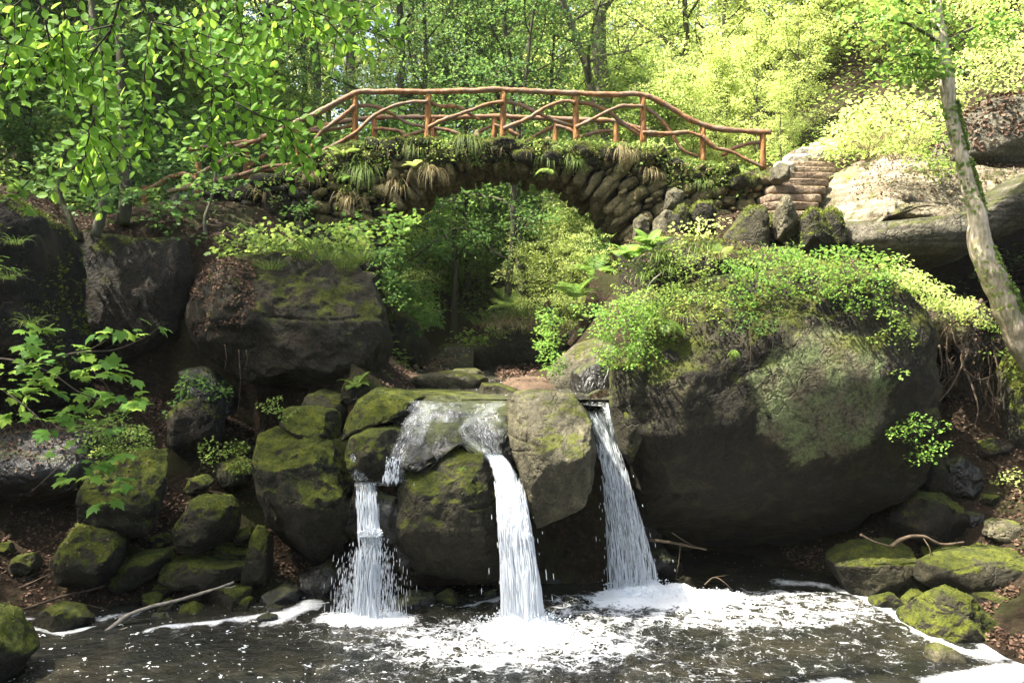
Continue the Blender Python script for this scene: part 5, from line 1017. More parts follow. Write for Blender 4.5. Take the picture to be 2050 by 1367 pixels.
B = [('leafy shrub cascading over the middle of the huge right boulder', [(1455,540),(1480,505),(1560,485),(1600,500),(1620,560),(1610,620),(1540,640),(1470,610)], 70, 12.1, 13.2, 'leaf_fresh'),
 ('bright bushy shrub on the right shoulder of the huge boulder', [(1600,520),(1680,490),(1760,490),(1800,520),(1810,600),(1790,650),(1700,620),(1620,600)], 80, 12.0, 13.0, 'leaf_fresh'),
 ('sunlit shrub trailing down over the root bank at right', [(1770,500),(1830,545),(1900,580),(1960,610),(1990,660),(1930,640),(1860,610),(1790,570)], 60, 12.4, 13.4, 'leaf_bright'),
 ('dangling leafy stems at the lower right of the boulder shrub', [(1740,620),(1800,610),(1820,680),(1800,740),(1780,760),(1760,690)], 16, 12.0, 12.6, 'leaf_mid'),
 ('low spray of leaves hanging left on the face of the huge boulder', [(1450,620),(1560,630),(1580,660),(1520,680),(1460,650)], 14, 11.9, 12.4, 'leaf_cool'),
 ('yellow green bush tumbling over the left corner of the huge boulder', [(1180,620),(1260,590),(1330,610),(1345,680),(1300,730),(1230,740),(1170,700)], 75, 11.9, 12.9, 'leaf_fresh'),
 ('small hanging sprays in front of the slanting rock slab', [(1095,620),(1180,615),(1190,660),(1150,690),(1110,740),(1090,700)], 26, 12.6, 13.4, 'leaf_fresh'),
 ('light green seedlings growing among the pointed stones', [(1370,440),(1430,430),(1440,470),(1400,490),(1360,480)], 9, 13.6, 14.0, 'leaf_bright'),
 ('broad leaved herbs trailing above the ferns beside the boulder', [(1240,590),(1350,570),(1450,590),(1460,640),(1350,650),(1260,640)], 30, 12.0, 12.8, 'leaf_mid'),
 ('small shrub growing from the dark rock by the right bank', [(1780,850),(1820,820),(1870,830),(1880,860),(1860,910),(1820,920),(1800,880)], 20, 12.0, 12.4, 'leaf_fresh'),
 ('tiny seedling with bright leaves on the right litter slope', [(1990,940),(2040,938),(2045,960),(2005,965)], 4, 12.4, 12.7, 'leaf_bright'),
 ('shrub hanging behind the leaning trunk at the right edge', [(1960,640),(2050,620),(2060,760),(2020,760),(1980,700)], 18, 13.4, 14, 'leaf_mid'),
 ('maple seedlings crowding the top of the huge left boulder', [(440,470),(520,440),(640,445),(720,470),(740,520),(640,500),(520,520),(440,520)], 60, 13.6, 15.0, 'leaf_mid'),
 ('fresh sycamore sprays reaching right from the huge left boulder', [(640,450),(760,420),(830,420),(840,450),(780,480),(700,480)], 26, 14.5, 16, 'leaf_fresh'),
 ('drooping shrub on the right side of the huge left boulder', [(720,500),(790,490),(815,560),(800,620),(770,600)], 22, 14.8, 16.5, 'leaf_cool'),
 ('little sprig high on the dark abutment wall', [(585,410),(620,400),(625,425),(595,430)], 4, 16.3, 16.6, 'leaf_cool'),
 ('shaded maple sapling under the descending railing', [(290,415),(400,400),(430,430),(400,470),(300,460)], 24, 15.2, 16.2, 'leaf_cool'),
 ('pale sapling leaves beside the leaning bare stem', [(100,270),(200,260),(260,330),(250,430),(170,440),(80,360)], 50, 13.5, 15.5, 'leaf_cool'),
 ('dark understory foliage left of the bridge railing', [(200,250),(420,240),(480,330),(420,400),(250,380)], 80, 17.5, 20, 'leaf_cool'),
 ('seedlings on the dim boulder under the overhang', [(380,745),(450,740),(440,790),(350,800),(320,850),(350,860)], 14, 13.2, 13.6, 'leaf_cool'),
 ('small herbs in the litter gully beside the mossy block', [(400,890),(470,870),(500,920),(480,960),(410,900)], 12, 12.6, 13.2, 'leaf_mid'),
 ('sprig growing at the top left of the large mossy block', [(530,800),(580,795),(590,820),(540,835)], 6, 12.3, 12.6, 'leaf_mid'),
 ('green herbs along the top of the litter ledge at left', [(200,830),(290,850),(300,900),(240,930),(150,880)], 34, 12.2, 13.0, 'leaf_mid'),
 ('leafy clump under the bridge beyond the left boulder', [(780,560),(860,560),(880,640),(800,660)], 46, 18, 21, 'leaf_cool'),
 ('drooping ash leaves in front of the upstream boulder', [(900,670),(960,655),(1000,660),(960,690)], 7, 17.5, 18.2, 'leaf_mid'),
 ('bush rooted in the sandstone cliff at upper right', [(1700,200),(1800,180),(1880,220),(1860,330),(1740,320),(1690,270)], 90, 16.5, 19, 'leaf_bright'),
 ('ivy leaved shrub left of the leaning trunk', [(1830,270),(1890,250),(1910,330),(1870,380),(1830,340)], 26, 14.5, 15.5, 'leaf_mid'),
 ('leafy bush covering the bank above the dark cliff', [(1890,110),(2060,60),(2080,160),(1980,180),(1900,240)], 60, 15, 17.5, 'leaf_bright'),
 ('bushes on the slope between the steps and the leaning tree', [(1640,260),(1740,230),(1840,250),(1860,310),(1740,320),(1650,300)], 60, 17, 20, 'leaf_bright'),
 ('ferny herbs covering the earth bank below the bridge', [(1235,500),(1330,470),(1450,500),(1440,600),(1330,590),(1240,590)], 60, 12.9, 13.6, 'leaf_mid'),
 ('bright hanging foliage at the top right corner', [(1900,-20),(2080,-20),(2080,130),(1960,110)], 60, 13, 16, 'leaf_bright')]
for l_, poly, n_, y0, y1, mt in B:
    if y0 < 13.5 and n_ > 25: n_ = int(n_*1.55)
    ma = 'maple' in l_ or 'sycamore' in l_ or 'sapling' in l_
    kd, sz_ = ('maple', .085) if ma else ('oval', .048 if 'tiny' not in l_ else .05)
    if y0 > 16: kd, sz_ = 'diamond', .10
    if y0 > 13 and not ma and y0 <= 16: sz_ = .065
    sp = scat(rg, poly, n_, y0, y1, (16, 30) if sz_ < .06 else (20, 36), (16, 30))
    if ma: sp = [(a_, b_, c_, d_, e_//2) for a_, b_, c_, d_, e_ in sp]
    stm = []
    pc_ = np.mean(np.array(poly, float), 0)
    for q in sp[::3]:
        top = 'hang' not in l_ and 'trail' not in l_ and 'cascad' not in l_ and 'tumbl' not in l_
        b0 = (q[0]*.85+pc_[0]*.15, q[1]+(rg.uniform(20, 45) if top else -rg.uniform(4, 16)), q[2]+.12)
        stm.append([b0, ((b0[0]+q[0])/2+6, (b0[1]+q[1])/2, q[2]+.05), q[:3]])
    bush(l_, 'shrub' if n_ > 18 else 'seedling', 'shrub' if n_ > 18 else 'seedling', sp, kd, sz_, mt, stm, r=.0035)

# grasses and ferns ---------------------------------------------------
def tuft(label, spots, mat, name='grass_tuft', cat='grass tuft', group=None):
    plant(name, label, cat, lambda a, b, rg: [blades(a, rg, P(px, py, Y), n_, L, w, spread=sp, droop=dr, lean=ln, segs=6, rad=rd) for px, py, Y, n_, L, w, sp, dr, ln, rd in spots], mat, group=group)
FW = (0, -.5, 0)
for l_, px, py, n_, L, mt in [('green sedge tuft drooping from the crown of the arch', 940, 285, 90, .62, 'grass'), ('straw coloured tuft hanging over the left haunch of the arch', 858, 345, 64, .6, 'drygrass'), ('dry tuft hanging low at the left springing of the arch', 795, 372, 44, .5, 'drygrass'),
   ('green and straw tuft spilling down the left spandrel', 725, 345, 100, .7, 'grass'), ('pale dry tuft on the right haunch of the arch', 1252, 305, 110, .5, 'drygrass'), ('small feathery tuft on the right spandrel', 1150, 320, 60, .4, 'grass'), ('bright little tuft on the right rubble wall', 1408, 365, 50, .3, 'grass'),
   ('thin tuft hanging on the left end of the arch', 700, 400, 50, .6, 'drygrass'), ('short tuft beside the third railing post', 1100, 318, 60, .35, 'grass'), ('grass fringe at the top of the left spandrel', 830, 300, 60, .4, 'grass'), ('tuft among the stones of the right parapet', 1305, 345, 60, .4, 'drygrass'), ('hanging stalks below the left railing post', 620, 350, 60, .5, 'drygrass'), ('withered tuft on the dark abutment', 520, 385, 50, .4, 'drygrass')]:
    tuft(l_, [(px+dx, py+dz, YB0-.12, n_//2, L*1.15, .011, .42, 4.2, FW, .07) for dx, dz in ((-7, 0), (7, 8))], mt)
tuft('grass mound crowning the huge left boulder', [(px, py, 13.6+.4*((px*7) % 3), 90, .30, .009, .6, 1.2, (0, -.2, 0), .18) for px, py in [(560,525),(590,512),(620,505),(650,505),(680,515),(705,530),(540,540),(610,520),(660,520),(690,535),(630,500),(720,520)]], 'grass')
tuft('dry hanging grass on the undercut boulder beyond the gravel bar', [(px, py, 18.1, 70, .55, .014, .6, 2.4, FW, .25) for px, py in [(985,655),(1010,650),(1035,650),(1060,652),(1085,655),(1110,660),(1135,668)]], 'drygrass')
tuft('green grass on top of the upstream boulder', [(px, py, 18.8, 80, .5, .014, .7, 1.2, (0, -.2, 0), .3) for px, py in [(970,650),(1000,640),(1040,635),(1080,640),(1110,635),(1150,640)]], 'grass')
for px, py in [(1290,560),(1320,520),(1345,545),(1395,505),(1420,500),(1350,590)]: tuft('long arching blades hanging from the bank above the huge boulder', [(px, py, 12.7, 18, .55, .013, .5, 2.6, FW, .1)], 'grass', group='arching grass on the bank')
for px, py in [(1330,650),(1300,600),(1440,520),(1370,640),(1250,620)]: tuft('brown dead fronds hanging under the ferns on the bank', [(px, py, 12.6, 24, .45, .012, .4, 3.2, FW, .1)], 'drygrass', group='dead fronds on the bank')
for px, py in [(30,490),(60,650),(15,560)]: tuft('grass tuft on the dark left cliff side', [(px, py, 12.1, 40, .35, .009, .7, 2.0, FW, .1)], 'grass', group='grass on the left cliff')
tuft('dry grass on the sandstone terrace', [(px, py, 15.2, 70, .4, .010, .7, 1.8, (0, -.3, 0), .2) for px, py in [(1740,300),(1760,280),(1830,290),(1800,320),(1860,350)]], 'drygrass')
def wallgreen(a, b, rg):
    for x_ in np.arange(-4.6, 4.9, .05):
        zt_ = float(ztop(x_)); dens = .5+.5*sin(x_*2.7+1)*sin(x_*1.3)
        if rg.uniform() < (.25+.7*dens)*(1. if x_ < 1.6 else .45): sprays(a, rg, [(x_, YB0-.12-rg.uniform(0, .08), zt_-rg.uniform(.0, .62)**1.4-.03)], rg.uniform(.07, .16), int(rg.integers(8, 20)), rg.choice([.035, .05, .065]), 'oval', tilt=.6, thick=.35)
    for x_, d_, w_ in [(-4.2,.8,.5),(-3.6,.5,.6),(-2.9,.9,.3),(-2.3,.35,.4),(-1.2,.3,.5),(.5,.35,.4),(.95,.45,.3),(1.5,.25,.5),(2.4,.3,.4),(3.2,.4,.4),(3.9,.5,.3),(-3.2,1.3,.4)]:
        for _ in range(16): sprays(a, rg, [(x_+rg.normal(0, w_*.5), YB0-.16, float(ztop(x_))-abs(rg.normal(0, d_*.6))-.05)], .11, 14, .05, 'oval', tilt=.7, thick=.4)
plant('ivy_mat', 'mat of ivy and small ferns creeping over the front of the bridge', 'climbing plants', wallgreen, 'leaf_mid')
tuft('fringe of short grass along the top edge of the bridge', [((x_*F/YB0)+CX, HOR-F*(float(ztop(x_))-CAMZ)/YB0+3, YB0-.06, 12, .26, .009, .9, 2.3, FW, .05) for x_ in np.arange(-3.9, 4.9, .09)], 'grass')
tuft('straggling dry stalks hanging from the front of the bridge', [((x_*F/YB0)+CX, HOR-F*(float(ztop(x_))-CAMZ)/YB0+12+14*abs(sin(x_*5)), YB0-.14, 6, .42, .007, .5, 3.4, FW, .05) for x_ in np.arange(-4.3, 3.4, .16)], 'drygrass')
FR = [('fern at the corner between the overhanging boulder and the mossy slab', (712,775,13.1), 9, .3, 'leaf_mid', .9), ('large bright fern fanning out at the right foot of the arch', (1262,520,13.4), 12, .55, 'leaf_fresh', 1.0), ('upright fern standing before the tall triangular stone', (1438,530,13.3), 6, .40, 'leaf_mid', 2.2), ('fern at the left edge of the bank below the arch', (1300,500,13.3), 9, .42, 'leaf_fresh', 1.2),
   ('fern on the left end of the bridge top', (688,318,16.7), 8, .4, 'leaf_mid', 1.2), ('hart fern tufts on the right side of the arch crown', (1095,340,16.6), 10, .28, 'leaf_mid', .1), ('hanging polypody fern below the bank', (1340,640,12.3), 8, .35, 'leaf_mid', -.2), ('small fern hanging on the face of the huge boulder', (1470,700,11.95), 5, .17, 'leaf_mid', -.4),
   ('broad fern leaf on the left spandrel', (705,355,16.6), 5, .35, 'leaf_fresh', .3), ('fern sprouting left of the arch crown', (828,335,16.6), 7, .3, 'leaf_bright', .8), ('tiny fern on the olive boulder between the falls', (925,940,11.25), 7, .07, 'leaf_fresh', .8), ('fern by the sandstone slope', (1700,360,15.0), 8, .35, 'leaf_bright', .8),
   ('ferns on the upstream bank under the arch', (1150,600,19.5), 12, .8, 'leaf_fresh', .9), ('second clump of ferns higher on the upstream bank', (1190,555,20.5), 12, .8, 'leaf_fresh', .9), ('fern clump lit by sun on the upstream bank', (1020,620,20.5), 12, .7, 'leaf_mid', .9)]
for l_, q, n_, L, mt, up in FR:
    plant('fern', l_, 'fern', lambda a, b, rg: fern(a, rg, P(*q), n_, L, (0, -.35, 0), up, 1.2), mt)

# roots, sticks and twigs ----------------------------------------------
def stick(label, pts, r, mat='deadwood', name='fallen_stick', cat='stick', twigs=()):
    m = MB(); tube(m, [P(*q) for q in pts], np.linspace(r, r*.5, len(pts)), 8, n=len(pts)*7, bumps=.2, seed=len(label))
    for tw, rr in twigs: tube(m, [P(*q) for q in tw], np.linspace(rr, rr*.4, len(tw)), 6, n=len(tw)*6, bumps=.2)
    single(name, label, cat, m, M[mat])
stick('long bare grey stick leaning from the mossy steps into the pool', [(175,1286,10.7),(215,1262,10.9),(255,1232,11.1),(300,1215,11.25),(360,1200,11.4),(410,1185,11.5),(450,1172,11.6),(468,1165,11.65)], .030, twigs=[([(445,1174,11.6),(460,1176,11.6),(472,1172,11.6)], .012), ([(205,1270,10.85),(235,1262,10.9),(255,1255,10.9)], .012)])
stick('brown stick lying from the left edge to the slanting slab', [(0,1235,11.2),(60,1215,11.5),(130,1192,11.6),(190,1178,11.7),(210,1172,11.7)], .022, 'root', twigs=[([(100,1200,11.6),(150,1205,11.5),(215,1220,11.5)], .01)])
stick('shorter brown stick near the left edge', [(5,1188,11.8),(50,1172,11.9),(100,1148,12.0)], .018, 'root', twigs=[([(0,1175,11.9),(40,1160,12.0),(68,1150,12.0)], .014)])
stick('thin dark twig in the shallows at the left edge', [(-5,1222,11.3),(30,1232,11.2),(74,1236,11.2)], .012, 'root')
stick('dark branch lying on the long low boulder', [(1785,1094,12.1),(1800,1082,12.1),(1850,1074,12.1),(1880,1088,12.1),(1930,1085,12.2)], .032, 'root', twigs=[([(1722,1070,12.1),(1745,1082,12.1),(1785,1094,12.1)], .022), ([(1848,1076,12.1),(1862,1100,12.0),(1862,1125,12.0)], .010)])
stick('broken brown branch before the right grotto', [(1300,1080,12.9),(1345,1086,12.8),(1415,1100,12.7)], .028, 'root', twigs=[([(1345,1066,12.8),(1375,1085,12.75),(1395,1095,12.7)], .01), ([(1362,1092,12.8),(1358,1130,12.8),(1352,1160,12.8)], .01)])
stick('fine twig sticking out of the pool near the right shore', [(1712,1240,11.3),(1720,1215,11.3),(1732,1192,11.3)], .007, 'root', twigs=[([(1720,1215,11.3),(1705,1195,11.3)], .004), ([(1722,1210,11.3),(1738,1205,11.3)], .004)])
stick('thin curved twig standing in the water beneath the right boulder', [(1410,1170,12.4),(1430,1155,12.4),(1450,1165,12.3),(1465,1180,12.3)], .008, 'root', twigs=[([(1430,1155,12.4),(1460,1150,12.4)], .004)])
stick('bare curved twig reaching out of the bank above the boulder', [(1250,625,12.6),(1290,600,12.5),(1300,570,12.5),(1325,545,12.6)], .014, 'deadwood', 'bare_twig', 'twig', twigs=[([(1290,600,12.5),(1260,640,12.5),(1230,650,12.4)], .007)])
rt = thing('tree_roots', 'tangle of bare roots hanging down the earth bank at right', 'roots', P(1900, 800, 13)); rg = np.random.default_rng(5)
for k, pts in enumerate([[(1965,600,13.4),(1940,660,13.2),(1925,720,13.1),(1945,770,13.0),(1958,820,12.9),(1945,870,12.9)], [(1960,620,13.3),(1910,640,13.1),(1880,680,13.0),(1870,730,12.9)], [(1950,650,13.2),(1925,640,13.1),(1905,650,13.0),(1895,700,12.9),(1900,760,12.9)], [(1940,700,13.0),(1900,780,12.9),(1850,830,12.8),(1830,850,12.8)], [(1900,640,13.0),(1915,690,12.9),(1935,720,12.9)],
   [(1975,760,13.0),(1995,800,13),(2010,805,13)], [(1880,690,12.9),(1885,740,12.8),(1865,790,12.8)], [(1930,740,12.9),(1960,760,12.9),(1990,750,12.9)], [(1860,750,12.9),(1850,800,12.8),(1880,860,12.9)], [(1990,700,13.2),(2000,760,13.1),(1990,830,13.1)]]):
    m = MB(); tube(m, [P(*q) for q in pts], np.linspace(.032 if k in (0, 2) else .016, .006, len(pts)), 7, n=len(pts)*7, bumps=.25, seed=k); part('root', rt, m, M['root'])
for k in range(26):
    x0, y0 = rg.uniform(1820, 2000), rg.uniform(600, 760); m = MB(); q = [(x0, y0, 13.0)]
    for j in range(4): q.append((q[-1][0]+rg.normal(0, 14), q[-1][1]+rg.uniform(10, 40), 12.95+rg.normal(0, .05)))
    tube(m, [P(*v) for v in q], np.linspace(.006, .0025, 5), 4, n=20); part('root', rt, m, M['root'])
# rootlets hanging under the left boulder
m = MB()
for px, y0, y1 in [(450,690,745),(478,700,830),(492,700,740),(1410,600,700),(1545,640,720),(1500,650,760),(1565,650,700)]:
    Yq = 12.6 if px < 1000 else 11.9; tube(m, [P(px, y0, Yq), P(px+3, (y0+y1)/2, Yq-.02), P(px-2, y1, Yq)], [.007, .004, .002], 4, n=14, bumps=.2)
single('hanging_rootlets', 'thin rootlets dangling from the overhanging boulders', 'roots', m, M['root'])

# fallen leaves --------------------------------------------------------
def litter(name, label, regions, mat='litter', size=.055, up=.02):
    a = MB(); rg = np.random.default_rng(len(label))
    for (x0, x1, y0, y1, n) in regions:
        X = rg.uniform(x0, x1, n); Yv = rg.uniform(y0, y1, n); ok = fbm(np.c_[X*1.2, Yv*1.2, X*0], 3, 12) > -.45; X, Yv = X[ok], Yv[ok]; z_ = H(X, Yv)
        ok = z_ > .02; X, Yv, z_ = X[ok], Yv[ok], z_[ok]; k = len(X)
        leaves(a, np.c_[X, Yv, z_+rg.uniform(0, up, k)+.008], rg.normal(0, 1, (k, 3))*np.array((1, 1, .35)), rg.normal(0, .55, (k, 3))+np.array((0, -.25, 1)), size*rg.uniform(.6, 1.2, k), 'oval')
    single(name, label, None, a, M[mat], kind='stuff', smooth=False)
litter('leaf_litter', 'carpet of fallen brown leaves on the left bank', [(-9, -2.6, 11.4, 15, 14000), (-10, -3, 15, 19, 5000), (-3.6, -1.6, 13, 19.5, 3000)])
litter('leaf_litter', 'fallen brown leaves on the right bank and terrace', [(4.4, 8.5, 11, 15.5, 8000), (3, 10, 15, 20, 7000), (4.6, 8.5, 8.5, 12, 13000)])
a = MB(); rg = np.random.default_rng(44)
for x0, x1, y0, y1, n in [(-.3, 1.2, 14.9, 18.2, 900), (-2.6, -1.2, 17, 20, 500)]:
    X = rg.uniform(x0, x1, n); Yv = rg.uniform(y0, y1, n); leaves(a, np.c_[X, Yv, SZf(Yv)+rg.uniform(.09, .15, n)], rg.normal(0, 1, (n, 3))*np.array((1, 1, .3)), rg.normal(0, .5, (n, 3))+np.array((0, -.3, 1)), .06*rg.uniform(.5, 1.2, n), 'oval')
single('leaf_litter', 'fallen leaves on the gravel bars', None, a, M['litter'], kind='stuff', smooth=False)
def on_rock(key, n, label, mat='litter', thr=.35, size=.05, rg=np.random.default_rng(8), box=None, face=None):
    V, Fi = ROCKS[key]; C, fn = normals(V, Fi); ar = np.linalg.norm(fn, axis=1); nn = unit(fn); ok = nn[:, 2] > thr
    if face: ok = (nn[:, 1] < -.2)
    if box is not None:
        px = CX+F*C[:, 0]/C[:, 1]; py = HOR-F*(C[:, 2]-CAMZ)/C[:, 1]; ok &= (px > box[0]) & (px < box[1]) & (py > box[2]) & (py < box[3]) & (nn[:, 1] < .3)
    i = np.where(ok)[0]
    if len(i) == 0: return
    k = rg.choice(i, n, p=ar[i]/ar[i].sum()); p = C[k] + rg.normal(0, .02, (n, 3)) + nn[k]*.01; a = MB()
    leaves(a, p, rg.normal(0, 1, (n, 3)) - nn[k]*.2, nn[k]+rg.normal(0, .5, (n, 3)), size*rg.uniform(.5, 1.2, n), 'oval'); single('leaf_litter' if mat == 'litter' else 'moss', label, None, a, M[mat], kind='stuff', smooth=False)
on_rock('dark undercut ledge covered in fallen leaves at left', 5000, 'fallen leaves on the undercut ledge')
on_rock('huge dark overhanging boulder with grassy top below the left end of the bridge', 3500, 'brown debris clinging to the left face of the overhanging boulder', box=(385, 510, 520, 700))
on_rock('leaf strewn mossy boulder below the big square one', 220, 'leaves scattered on the mossy boulder', size=.04)
on_rock('big square mossy boulder on the left bank with an orange sunlit corner', 200, 'leaves scattered on the square boulder', size=.04)
on_rock('earthy moss bank above the huge right boulder', 4000, 'fallen leaves on the earthy bank', thr=.0)
on_rock('brown earth bank with hanging roots right of the huge boulder', 3000, 'earth crumbs and leaves on the root bank', face=True, size=.035)
on_rock('sunlit pale sandstone slope beside the steps', 2500, 'fallen leaves lying on the sandstone slope', box=(1700, 2050, 300, 400))
on_rock('dark sandstone cliff with strata at the upper right', 5000, 'dry leaves and roots matted on top of the cliff', thr=.2, size=.09)

# ------------------------------------------------------------------ trees
def make_tree(seed, h, r, limbs, l0, lmax, spray_r, nleaf, size, lm, bm='bark', lean=(0, 0), low=.3, kind='diamond', fork=None):
    rg = np.random.default_rng(seed); t = thing('tree', None, 'tree', (0, 0, 0)); tb, lb = MB(), MB()
    n = 26; s = np.linspace(0, 1, n); X = lean[0]*s**1.3*h + .012*h*np.cumsum(rg.normal(0, 1, n))/5; Yv = lean[1]*s*h + .012*h*np.cumsum(rg.normal(0, 1, n))/5
    pts = np.c_[X-X[0], Yv-Yv[0], s*h-.4]; rad = r*(1-s*.88)*(1+.5*np.exp(-s*26)); tube(tb, pts, rad, 10, bumps=.12, seed=seed); C, R, O = [], [], []
    for k in range(limbs):
        f = low + (1-low)*(k+rg.uniform(0, .9))/limbs; i = min(int(f*n), n-2); a = k*2.4+rg.normal(0, .4); L = (l0+(lmax-l0)*sin(pi*min(1, .15+.85*(f-low)/(1-low)))**.8)*rg.uniform(.75, 1.15)
        v = unit(np.array((cos(a), sin(a), rg.uniform(.25, .95)))); p = pts[i].copy(); m = 10; q = [p.copy()]
        for j in range(m): v = unit(v + rg.normal(0, .13, 3) + np.array((0, 0, .02))); p = p + v*L/m; q.append(p.copy())
        q = np.array(q); tube(tb, q, rad[i]*.42*np.linspace(1, .15, m+1)+.006, 6)
        for j in range(3, m+1):
            for _ in range(2):
                d = unit(rg.normal(0, 1, 3)*np.array((1, 1, .35))); ll = L*.28*rg.uniform(.3, 1); e = q[j]+d*ll; C.append(e); R.append(spray_r*rg.uniform(.6, 1.2)); O.append(unit(e-pts[i]))
                if rg.uniform() < .5: tube(tb, [q[j], (q[j]+e)/2+(0, 0, .05), e], [.018, .012, .006], 4)
    sprays(lb, rg, C, R, nleaf, size, kind, tilt=.3, thick=.10, outward=np.array(O))
    part('trunk', t, tb, M[bm]); part('crown', t, lb, M[lm], smooth=False); return t
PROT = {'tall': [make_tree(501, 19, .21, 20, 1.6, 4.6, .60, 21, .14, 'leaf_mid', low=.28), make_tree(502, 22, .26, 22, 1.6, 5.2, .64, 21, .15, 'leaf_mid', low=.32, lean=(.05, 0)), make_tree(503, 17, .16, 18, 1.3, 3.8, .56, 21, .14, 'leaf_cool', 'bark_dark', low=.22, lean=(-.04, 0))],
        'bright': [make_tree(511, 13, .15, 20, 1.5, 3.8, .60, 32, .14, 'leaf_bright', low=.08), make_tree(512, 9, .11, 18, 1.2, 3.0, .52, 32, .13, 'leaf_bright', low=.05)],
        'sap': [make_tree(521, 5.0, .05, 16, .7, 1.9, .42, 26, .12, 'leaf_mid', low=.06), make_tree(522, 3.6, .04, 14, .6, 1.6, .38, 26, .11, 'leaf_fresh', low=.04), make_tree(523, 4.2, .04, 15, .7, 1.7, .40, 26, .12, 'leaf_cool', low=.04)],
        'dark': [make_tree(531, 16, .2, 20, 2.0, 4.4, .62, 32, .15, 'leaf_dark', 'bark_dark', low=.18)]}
used = set(); rg = np.random.default_rng(99)
def plant_tree(fam, k, x, y, sc=1., label='', group=None, rz=None, name=None, dz=-.1):
    pr = PROT[fam][k]; rz = rg.uniform(0, 6.28) if rz is None else rz; L = (x, y, Hs(x, y)+dz)
    if id(pr) in used: o = copy_tree(pr, L, rz, sc)
    else: used.add(id(pr)); o = pr; o.location = Vector(L); o.rotation_euler = (0, 0, rz); o.scale = (sc,)*3
    o['label'] = label
    if group: o['group'] = group
    elif 'group' in o: del o['group']
    if name: o.name = name
    return o
def X_(px, Y): return (px-CX)/F*Y
LT = 'slender tall tree in the wood beyond the bridge'; GT = 'trees in the wood beyond the bridge'
for px, Y, k, sc in [(640,40,0,1.),(530,34,2,1.),(450,27,0,.9),(330,25,2,1.),(250,31,1,1.),(120,26,0,1.),(20,24,2,1.1),(-60,30,1,1.),(600,38,2,1.),(700,50,1,1.),(850,42,2,.7),(935,50,0,.75),(1090,56,1,.75),(1150,48,2,.8),(880,60,1,.8),(1000,66,1,.7),(760,62,0,.9),(560,48,1,1.1),(620,75,0,1.2),(700,80,1,1.2),(900,72,1,1.1),(960,85,0,1.2),(1100,78,1,1.1),(1180,70,0,1.2),(1280,75,1,1.2),(1340,60,0,1.2),(480,70,1,1.3),(1000,95,0,1.2),(1120,100,1,1.2),(660,60,0,1.),(400,42,0,1.2),(200,44,1,1.2),(0,42,0,1.3),(-150,40,1,1.2),(-200,26,2,1.1),(1250,58,1,.9)]:
    plant_tree('tall', k, X_(px, Y), Y, sc, ('slender tall tree ' + ('deep in' if Y > 55 else 'standing in') + ' the wood ' + ('at the far left' if px < 300 else 'above the left railing' if px < 700 else 'above the middle of the bridge' if px < 1080 else 'above the right half of the bridge')), GT)
plant_tree('tall', 1, X_(1215,27), 27, 1.15, 'thick grey trunked tree rising behind the fifth railing post', name='tree', rz=.3)
plant_tree('tall', 0, X_(1285,25), 25, .8, 'thinner tree leaning beside the thick grey trunk', rz=2.2).rotation_euler = (0, -.30, 0)
plant_tree('tall', 2, X_(1000,30), 30, 1.1, 'forked tree standing behind the middle railing post', rz=1.)
plant_tree('tall', 2, X_(975,30.2), 30.2, 1.1, 'dark twin stem of the forked tree behind the middle post', rz=4.).rotation_euler = (0, -.06, 4.)
plant_tree('tall', 2, X_(800,27), 27, 1.05, 'ivy covered dark tree above the second railing post', rz=2.)
plant_tree('tall', 2, X_(1062,24), 24, .85, 'dark slanting trunk seen through the right half of the arch', rz=.5).rotation_euler = (0, -.05, .5)
plant_tree('tall', 2, X_(998,22.5), 22.5, .7, 'slim leaning trunk seen through the middle of the arch', rz=3.).rotation_euler = (0, -.06, 3.)
plant_tree('tall', 2, X_(852,26), 26, .8, 'grey trunk seen through the left side of the arch', rz=5.)
plant_tree('tall', 2, X_(935,28), 28, .75, 'thin trunk deep behind the arch centre', rz=1.7)
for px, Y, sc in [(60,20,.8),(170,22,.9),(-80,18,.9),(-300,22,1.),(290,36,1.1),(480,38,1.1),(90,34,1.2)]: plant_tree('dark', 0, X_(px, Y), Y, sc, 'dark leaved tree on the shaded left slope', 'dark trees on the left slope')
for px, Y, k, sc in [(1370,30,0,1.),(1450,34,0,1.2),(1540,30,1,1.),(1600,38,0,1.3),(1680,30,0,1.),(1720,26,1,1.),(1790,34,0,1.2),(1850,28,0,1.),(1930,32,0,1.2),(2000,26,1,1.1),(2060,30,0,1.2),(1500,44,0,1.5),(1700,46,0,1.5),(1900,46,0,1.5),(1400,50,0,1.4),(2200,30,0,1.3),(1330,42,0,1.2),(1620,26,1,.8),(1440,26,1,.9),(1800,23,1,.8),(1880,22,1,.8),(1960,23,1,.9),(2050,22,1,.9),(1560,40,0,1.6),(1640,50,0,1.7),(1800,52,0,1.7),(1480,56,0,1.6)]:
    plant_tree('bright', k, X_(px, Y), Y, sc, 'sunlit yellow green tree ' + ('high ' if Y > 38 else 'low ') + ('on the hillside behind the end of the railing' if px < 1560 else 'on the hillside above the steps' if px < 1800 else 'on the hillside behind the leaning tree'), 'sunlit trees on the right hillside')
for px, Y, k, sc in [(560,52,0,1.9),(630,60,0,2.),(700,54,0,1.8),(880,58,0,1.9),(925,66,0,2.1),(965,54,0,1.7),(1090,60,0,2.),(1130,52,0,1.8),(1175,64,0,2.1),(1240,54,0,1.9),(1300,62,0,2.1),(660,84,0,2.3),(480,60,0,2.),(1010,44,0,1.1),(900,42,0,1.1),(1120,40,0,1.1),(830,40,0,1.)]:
    plant_tree('bright', k, X_(px, Y), Y, sc, 'pale green tree in full sun ' + ('far ' if Y > 50 else '') + 'behind the ' + ('left' if px < 760 else 'middle' if px < 1080 else 'right') + ' part of the bridge', 'sunlit trees far behind the bridge')
